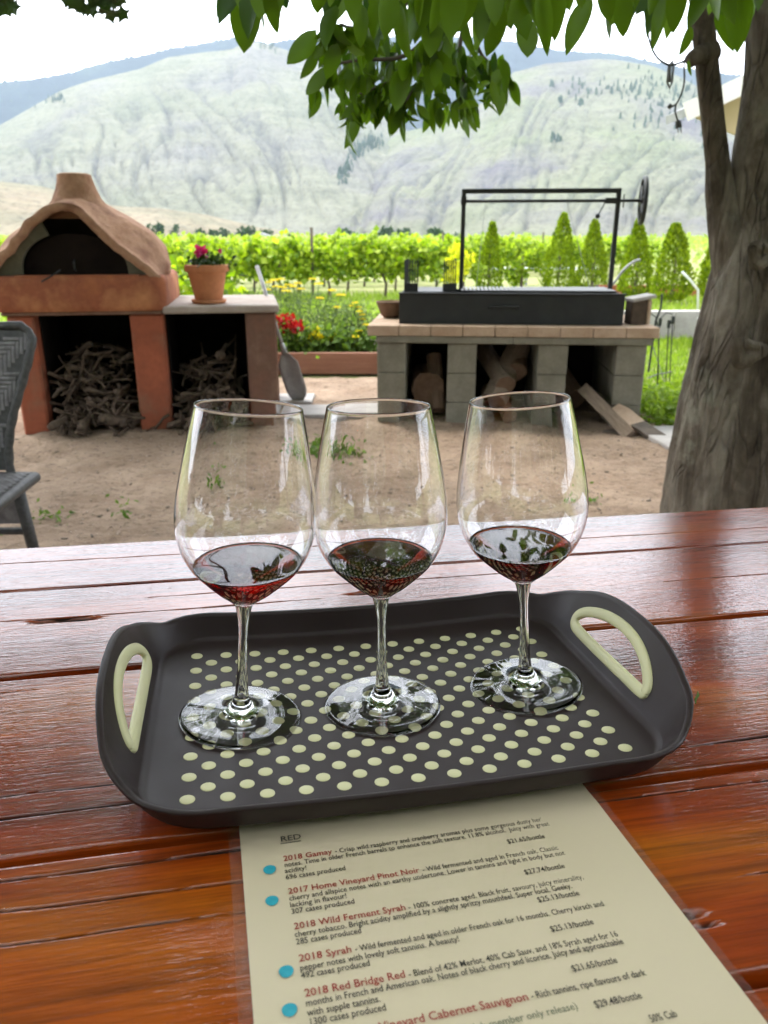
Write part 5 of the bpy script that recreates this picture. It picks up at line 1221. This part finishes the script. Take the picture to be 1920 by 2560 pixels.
row('with supple tannins.', -.0853, -.2398, -.0528); row('1300 cases produced', -.0851, -.2444, -.0520)
row('(wine club member only release)', -.0300, -.2605, .0312, S1, M_inkg)
def price(s, x, y, x2): u = lc(x, y); txt(s, u[0], u[1], lc(x2, y)[0], S1, M_ink, .00004)
price('$21.65/bottle', .0373, -.1547, .0600); price('$27.74/bottle', .0381, -.1791, .0613); price('$25.13/bottle', .0375, -.1988, .0606)
price('$25.13/bottle', .0365, -.2177, .0593); price('$21.65/bottle', .0371, -.2410, .0599); price('$29.48/bottle', .0389, -.2604, .0615)
row('50% Cab', .0592, -.2714, .0719)
for (x, y) in ((-.0962, -.1487), (-.0963, -.1711), (-.0925, -.2153), (-.0926, -.2353)):
    u = lc(x, y); mb = MB(); mb.lathe([(0, .0001), (.0033, .0001), (.0034, 0)], 24, wob=lambda th, z: 1+.03*sin(3*th)); o = mb.build('marker_dot', M_dot, menu); o.location = (u[0], u[1], mz(*u)+.0012)
# ================================================================ TRAY
BX, BY = .2026, .26
def bow(x, y): return BX*x*x+BY*y*y
tray = thing('serving_tray', 'dark brown plastic tray with cream polka dots and handle trims', 'tray', TF)
m_, t_, p_ = base_mat('brown_plastic'); M_tray = m_
vv = coords(t_, (1, 1, 1)); t_.links.new(ramp(t_, nzt(t_, vv, 9, 5, .6), [(.3, (.020, .0125, .0115)), (.7, (.028, .0185, .0175))]), p_.inputs['Base Color'])
p_.inputs['Specular IOR Level'].default_value = .2
t_.links.new(ramp(t_, nzt(t_, vv, 14, 5, .7), [(.3, .38), (.7, .52)]), p_.inputs['Roughness']); t_.links.new(bump(t_, nzt(t_, vv, 900, 2, .5), .12, .0002), p_.inputs['Normal'])
M_cream = plain('cream_rubber', (.56, .53, .30), .5, 0, .4); p2 = M_cream.node_tree.nodes['Principled BSDF']; p2.inputs['Subsurface Weight'].default_value = .1; p2.inputs['Subsurface Radius'].default_value = (.004, .004, .002)
A_, B_, RC = .168, .1215, .042
per = []                         # perimeter samples of the floor edge: (x, y, nx, ny)
def seg(p0, p1, nrm, step):
    L = sqrt((p1[0]-p0[0])**2+(p1[1]-p0[1])**2); n_ = max(1, int(L/step))
    for i in range(n_): f = i/n_; per.append((p0[0]+(p1[0]-p0[0])*f, p0[1]+(p1[1]-p0[1])*f, nrm[0], nrm[1]))
def arc(cx, cy, a0):
    for i in range(16):
        a = radians(a0+90*i/16); per.append((cx+RC*cos(a), cy+RC*sin(a), cos(a), sin(a)))
seg((A_, -B_+RC), (A_, B_-RC), (1, 0), .0014); arc(A_-RC, B_-RC, 0)
seg((A_-RC, B_), (-A_+RC, B_), (0, 1), .004); arc(-A_+RC, B_-RC, 90)
seg((-A_, B_-RC), (-A_, -B_+RC), (-1, 0), .0014); arc(-A_+RC, -B_+RC, 180)
seg((-A_+RC, -B_), (A_-RC, -B_), (0, -1), .004); arc(A_-RC, -B_+RC, 270)
NV = 44; V = []; info_ = []
def wall(x, y):
    """height and outward run of the wall at a floor-edge point"""
    side = smooth(A_-.055, A_-.004, abs(x))
    E = max(0, 1-(abs(y)/.108)**2.5)*smooth(.10, .168, abs(x))
    h = .0165+.0325*E*side; o_ = .0085+.0025*smooth(A_-.07, A_-.01, abs(x))+.0150*E*side
    return h, o_
for (x, y, nx_, ny_) in per:
    h, o_ = wall(x, y)
    for j in range(NV+1):
        v = j/NV
        if v < .12:                       # fillet at the floor
            a = v/.12; rr = .006; px, pz = -rr*.7+o_*.10*a+rr*.7*a, .0025*a*a
        elif v < .92:
            a = (v-.12)/.80; px = o_*(.10+.82*a); pz = .0025+(h-.0025)*(a**1.06)
        else:                             # rolled lip
            a = (v-.92)/.08*pi*.62; rr = .0030; px = o_*.92+rr*(1-cos(a))*1.15; pz = h+rr*sin(a)*.75
        X, Y_ = x+nx_*px, y+ny_*px; V.append((X, Y_, pz+bow(X, Y_))); info_.append((x, y, v, px, pz))
NPer = len(per); F = []
ringc = [(-.050, .0135), (-.025, .0135), (0, .0135), (.03, .0135), (.055, .0140), (.063, .0165), (.0645, .022), (.058, .029), (.045, .0355), (.028, .0405), (.008, .043), (-.012, .042), (-.030, .037), (-.044, .029), (-.0525, .0205), (-.0535, .0155)]
def inpoly(y, d, P):
    c = False; j = len(P)-1
    for i in range(len(P)):
        if ((P[i][1] > d) != (P[j][1] > d)) and (y < (P[j][0]-P[i][0])*(d-P[i][1])/(P[j][1]-P[i][1]+1e-12)+P[i][0]): c = not c
        j = i
    return c
for i in range(NPer):
    i2 = (i+1) % NPer
    for j in range(NV):
        x, y, v, px, pz = info_[i*(NV+1)+j]
        if abs(abs(x)-A_) < 1e-4 and v > .13 and inpoly(y, sqrt(px*px+pz*pz), ringc): continue
        F.append((i*(NV+1)+j, i2*(NV+1)+j, i2*(NV+1)+j+1, i*(NV+1)+j+1))
# floor: concentric shrink rings to the centre
prev = [i*(NV+1) for i in range(NPer)]; NR = 12
for k in range(1, NR):
    f = 1-k/NR; cur = []
    for i in range(NPer):
        X0, Y0, _ = V[i*(NV+1)]; X, Y_ = X0*f, Y0*f; cur.append(len(V)); V.append((X, Y_, bow(X, Y_)))
    F += [(prev[(i+1) % NPer], prev[i], cur[i], cur[(i+1) % NPer]) for i in range(NPer)]; prev = cur
V.append((0, 0, 0)); F += [(prev[(i+1) % NPer], prev[i], len(V)-1) for i in range(NPer)]
mb = MB(); mb.v = V; mb.f = F; body = mb.build('tray_body', M_tray, tray, smooth_=True)
md = body.modifiers.new('s', 'SOLIDIFY'); md.thickness = .0024; md.offset = 1 if body.data.polygons[0].normal.dot(Vector((-1, 0, 1))) < 0 else -1
# foot ring under the tray so that it stands on the menu and table
def surf(sd, y, d):
    h, o_ = wall(A_, y); a = min(1.1, d/sqrt(h*h+o_*o_)); X = sd*(A_+o_*(.10+.82*a)); return Vector((X, y, .0025+(h-.0025)*a+bow(X, y)))
for sd in (1, -1):
    P = [surf(sd, y, d) for (y, d) in ringc]; n_ = len(P); PP = []
    for i in range(n_):
        for q in range(5):
            f = q/5; p0, p1, p2, p3 = P[i-1], P[i], P[(i+1) % n_], P[(i+2) % n_]
            PP.append(.5*((2*p1)+(-p0+p2)*f+(2*p0-5*p1+4*p2-p3)*f*f+(-p0+3*p1-3*p2+p3)*f**3))
    mb = MB(); cen = sum(PP, Vector())/len(PP); nw = Vector((-sd*sin(radians(62)), 0, cos(radians(62)))); N2 = len(PP); vs = []
    for i, p in enumerate(PP):
        tg = (PP[(i+1) % N2]-PP[i-1]).normalized(); sdv = tg.cross(nw).normalized()
        if sdv.dot(p-cen) < 0: sdv = -sdv
        for k in range(12):
            a = 2*pi*k/12; cx_, cy_ = cos(a), sin(a); ex = .0046*(abs(cx_)**.6)*(1 if cx_ > 0 else -1); ey = .0024*(abs(cy_)**.7)*(1 if cy_ > 0 else -1)
            vs.append(p+sdv*(ex+.0006)+nw*(ey-.0004))
    mb.add(vs, [(i*12+k, ((i+1) % N2)*12+k, ((i+1) % N2)*12+(k+1) % 12, i*12+(k+1) % 12) for i in range(N2) for k in range(12)]); mb.build('handle_trim', M_cream, tray, smooth_=True)
# polka dots, each a thin rubber disc
mbx = MB(); mbx.lathe([(0, .00035), (.0042, .00035), (.0045, .0002), (.0046, -.0002)], 28); dm = mbx.mesh('dot', True); dm.materials.append(M_cream)
SP = .0235
for j in range(17):
    for i in range(13 if j % 2 == 0 else 12):
        x = (i-6+(0 if j % 2 == 0 else .5))*SP; y = (j/2-4)*SP
        o = link('dot', dm, tray); nrm = Vector((-2*BX*x, -2*BY*y, 1)).normalized()
        o.matrix_local = Matrix.Translation((x, y, bow(x, y)+.0001)) @ nrm.to_track_quat('Z', 'Y').to_matrix().to_4x4()
# ================================================================ WINE GLASSES
m_, t_, p_ = base_mat('clear_glass'); M_glass = m_
p_.inputs['Base Color'].default_value = (1, 1, 1, 1); p_.inputs['Transmission Weight'].default_value = 1; p_.inputs['Roughness'].default_value = 0; p_.inputs['IOR'].default_value = 1.5
def winemat(name, col, dens):
    m, t, p = base_mat(name); p.inputs['Base Color'].default_value = (*col, 1); p.inputs['Transmission Weight'].default_value = 1; p.inputs['Roughness'].default_value = 0; p.inputs['IOR'].default_value = 1.34
    va = N(t, 'VolumeAbsorption'); va.inputs['Color'].default_value = (.80, .010, .022, 1); va.inputs['Density'].default_value = dens; t.links.new(va.outputs[0], t.nodes['Material Output'].inputs['Volume']); return m
M_w1 = winemat('light_red_wine', (1, .85, .85), 190); M_w2 = winemat('deep_red_wine', (1, .8, .8), 300)
OUT = [(.0061, .0868), (.0088, .0890), (.0114, .0912), (.0182, .0963), (.0272, .1045), (.0350, .1125), (.0401, .1205), (.0435, .1283), (.0458, .138), (.0466, .1477), (.0460, .1593), (.0439, .1745), (.0412, .1893), (.0384, .204), (.0345, .2225)]
def cat(prof, n):
    P = [Vector((a, b, 0)) for a, b in prof]; o_, _ = dense(P, [0]*len(P), n); return [(p.x, p.y) for p in o_]
Oc = cat(OUT, 110)
def offs(prof, d):
    out = []
    for i, (r, z) in enumerate(prof):
        a, b = prof[max(0, i-1)], prof[min(len(prof)-1, i+1)]; tx, tz = b[0]-a[0], b[1]-a[1]; L = sqrt(tx*tx+tz*tz)+1e-12
        out.append((r-tz/L*d, z+tx/L*d))
    return out
inn = offs(Oc, .0009); inn = [p for p in inn if p[1] > .0925]; r0, z0 = inn[0]
bottom_in = [(0, .0903), (r0*.35, .0905), (r0*.7, .0912)]
INN = bottom_in+inn
rim = [(Oc[-1][0]-.0001, .2230), (Oc[-1][0]-.00045, .2233), (inn[-1][0]+.0001, .2230)]
BOWL = Oc+rim+list(reversed(INN))
STEM = cat([(.0049, .0190), (.0043, .0255), (.0038, .034), (.0033, .048), (.0031, .060), (.0034, .070), (.0043, .078), (.0053, .0835), (.0061, .0868)], 50)
FOOT = [(0, .0012), (.010, .0012), (.030, .0007), (.0405, .0001), (.0425, .0004), (.0432, .0012), (.0428, .0020), (.0405, .0026)]+cat([(.0405, .0026), (.032, .0034), (.022, .0046), (.0145, .0062), (.0100, .0086), (.0072, .0120), (.0056, .0160), (.0049, .0190)], 40)[1:]
def mk(prof, name): mb = MB(); mb.lathe(prof, 128); m = mb.mesh(name, True); m.materials.append(M_glass); return m
MeB, MeS, MeF = mk(BOWL, 'bowl'), mk(STEM, 'stem'), mk(FOOT, 'foot')
def iprof(z):
    for (a, b) in zip(INN[2:], INN[3:]):
        if b[1] >= z: f = (z-a[1])/(b[1]-a[1]); return a[0]+(b[0]-a[0])*f
    return INN[-1][0]
def glass(label, wlabel, x, y, tx, ty, hw, wm, spin):
    bz = bow(x, y)+.0003
    Mg = TF @ Matrix.Translation((x, y, bz)) @ Matrix.Rotation(radians(tx), 4, 'Y') @ Matrix.Rotation(radians(ty), 4, 'X') @ Matrix.Rotation(spin, 4, 'Z')
    t = thing('wine_glass', label, 'wine glass', Mg, 'wine glasses on the tray')
    link('bowl', MeB, t); link('stem', MeS, t); link('foot', MeF, t)
    # wine, its surface level with the world
    up = (Mg.to_3x3().inverted() @ Vector((0, 0, 1))).normalized(); c = Vector((0, 0, hw))
    nA = 96; rows = 26; V = []; F = []; tops = []
    for k in range(nA):
        th = 2*pi*k/nA; dx, dy = cos(th), sin(th); lo, hi = .092, .15
        for _ in range(40):
            mid = (lo+hi)/2; r = iprof(mid); f = (Vector((r*dx, r*dy, mid))-c).dot(up)
            if f > 0: hi = mid
            else: lo = mid
        tops.append(lo)
    V.append((0, 0, .0902))
    for j in range(rows):
        for k in range(nA):
            th = 2*pi*k/nA; u = j/(rows-1)
            z = .0906+(tops[k]-.0906)*u**1.3; r = (iprof(z) if z > .0914 else max(.001, r0*(.35+.35*(z-.0905)/.0007)))+.00012
            if j == rows-1: z += .0
            V.append((r*cos(th), r*sin(th), z))
    F += [(0, 1+(k+1) % nA, 1+k) for k in range(nA)]
    for j in range(rows-1): F += [(1+j*nA+k, 1+j*nA+(k+1) % nA, 1+(j+1)*nA+(k+1) % nA, 1+(j+1)*nA+k) for k in range(nA)]
    last = 1+(rows-1)*nA; prev = [last+k for k in range(nA)]
    for f_, dz in ((.985, -.0006), (.96, -.0009), (.92, -.001), (.8, -.001), (.6, -.001), (.4, -.001), (.2, -.001)):       # meniscus
        cur = []
        for k in range(nA):
            p = Vector(V[last+k]); q = c+(p-c)*f_+up*dz; cur.append(len(V)); V.append(tuple(q))
        F += [(prev[k], prev[(k+1) % nA], cur[(k+1) % nA], cur[k]) for k in range(nA)]; prev = cur
    V.append(tuple(c-up*.001)); F += [(prev[k], prev[(k+1) % nA], len(V)-1) for k in range(nA)]
    mb = MB(); mb.v = V; mb.f = F; o = mb.build('red_wine', wm, None, smooth_=True); o.matrix_world = Mg; tag(o, wlabel, 'wine')
glass('left wine glass on the tray, holding the lightest red wine', 'bright ruby red wine, the lightest, in the left glass', -.1077, -.0007, 3.9, 0, .1165, M_w1, 0)
glass('middle wine glass on the tray with dark red wine', 'dark red wine in the middle glass', -.0043, -.0004, -1.0, 0, .1165, M_w2, 1)
glass('right wine glass on the tray, nearest its right handle', 'near-black red wine in the right glass', .1094, .0032, -4.6, 0, .1170, M_w2, 2)
# ================================================================ HAZE
mb = MB(); mb.box((0, 0, 549), (12400, 12400, 1100))
hz = mb.build('haze', bpy.data.materials.new('valley_haze')); tag(hz, 'thin bluish summer haze filling the valley', kind='stuff')
hm = hz.data.materials[0]; hm.use_nodes = True; ht = hm.node_tree; ht.nodes.clear()
pv = ht.nodes.new('ShaderNodeVolumePrincipled'); pv.inputs['Color'].default_value = (.72, .86, 1.0, 1); pv.inputs['Density'].default_value = .8e-4; pv.inputs['Anisotropy'].default_value = .2
ho = ht.nodes.new('ShaderNodeOutputMaterial'); ht.links.new(pv.outputs[0], ho.inputs['Volume'])
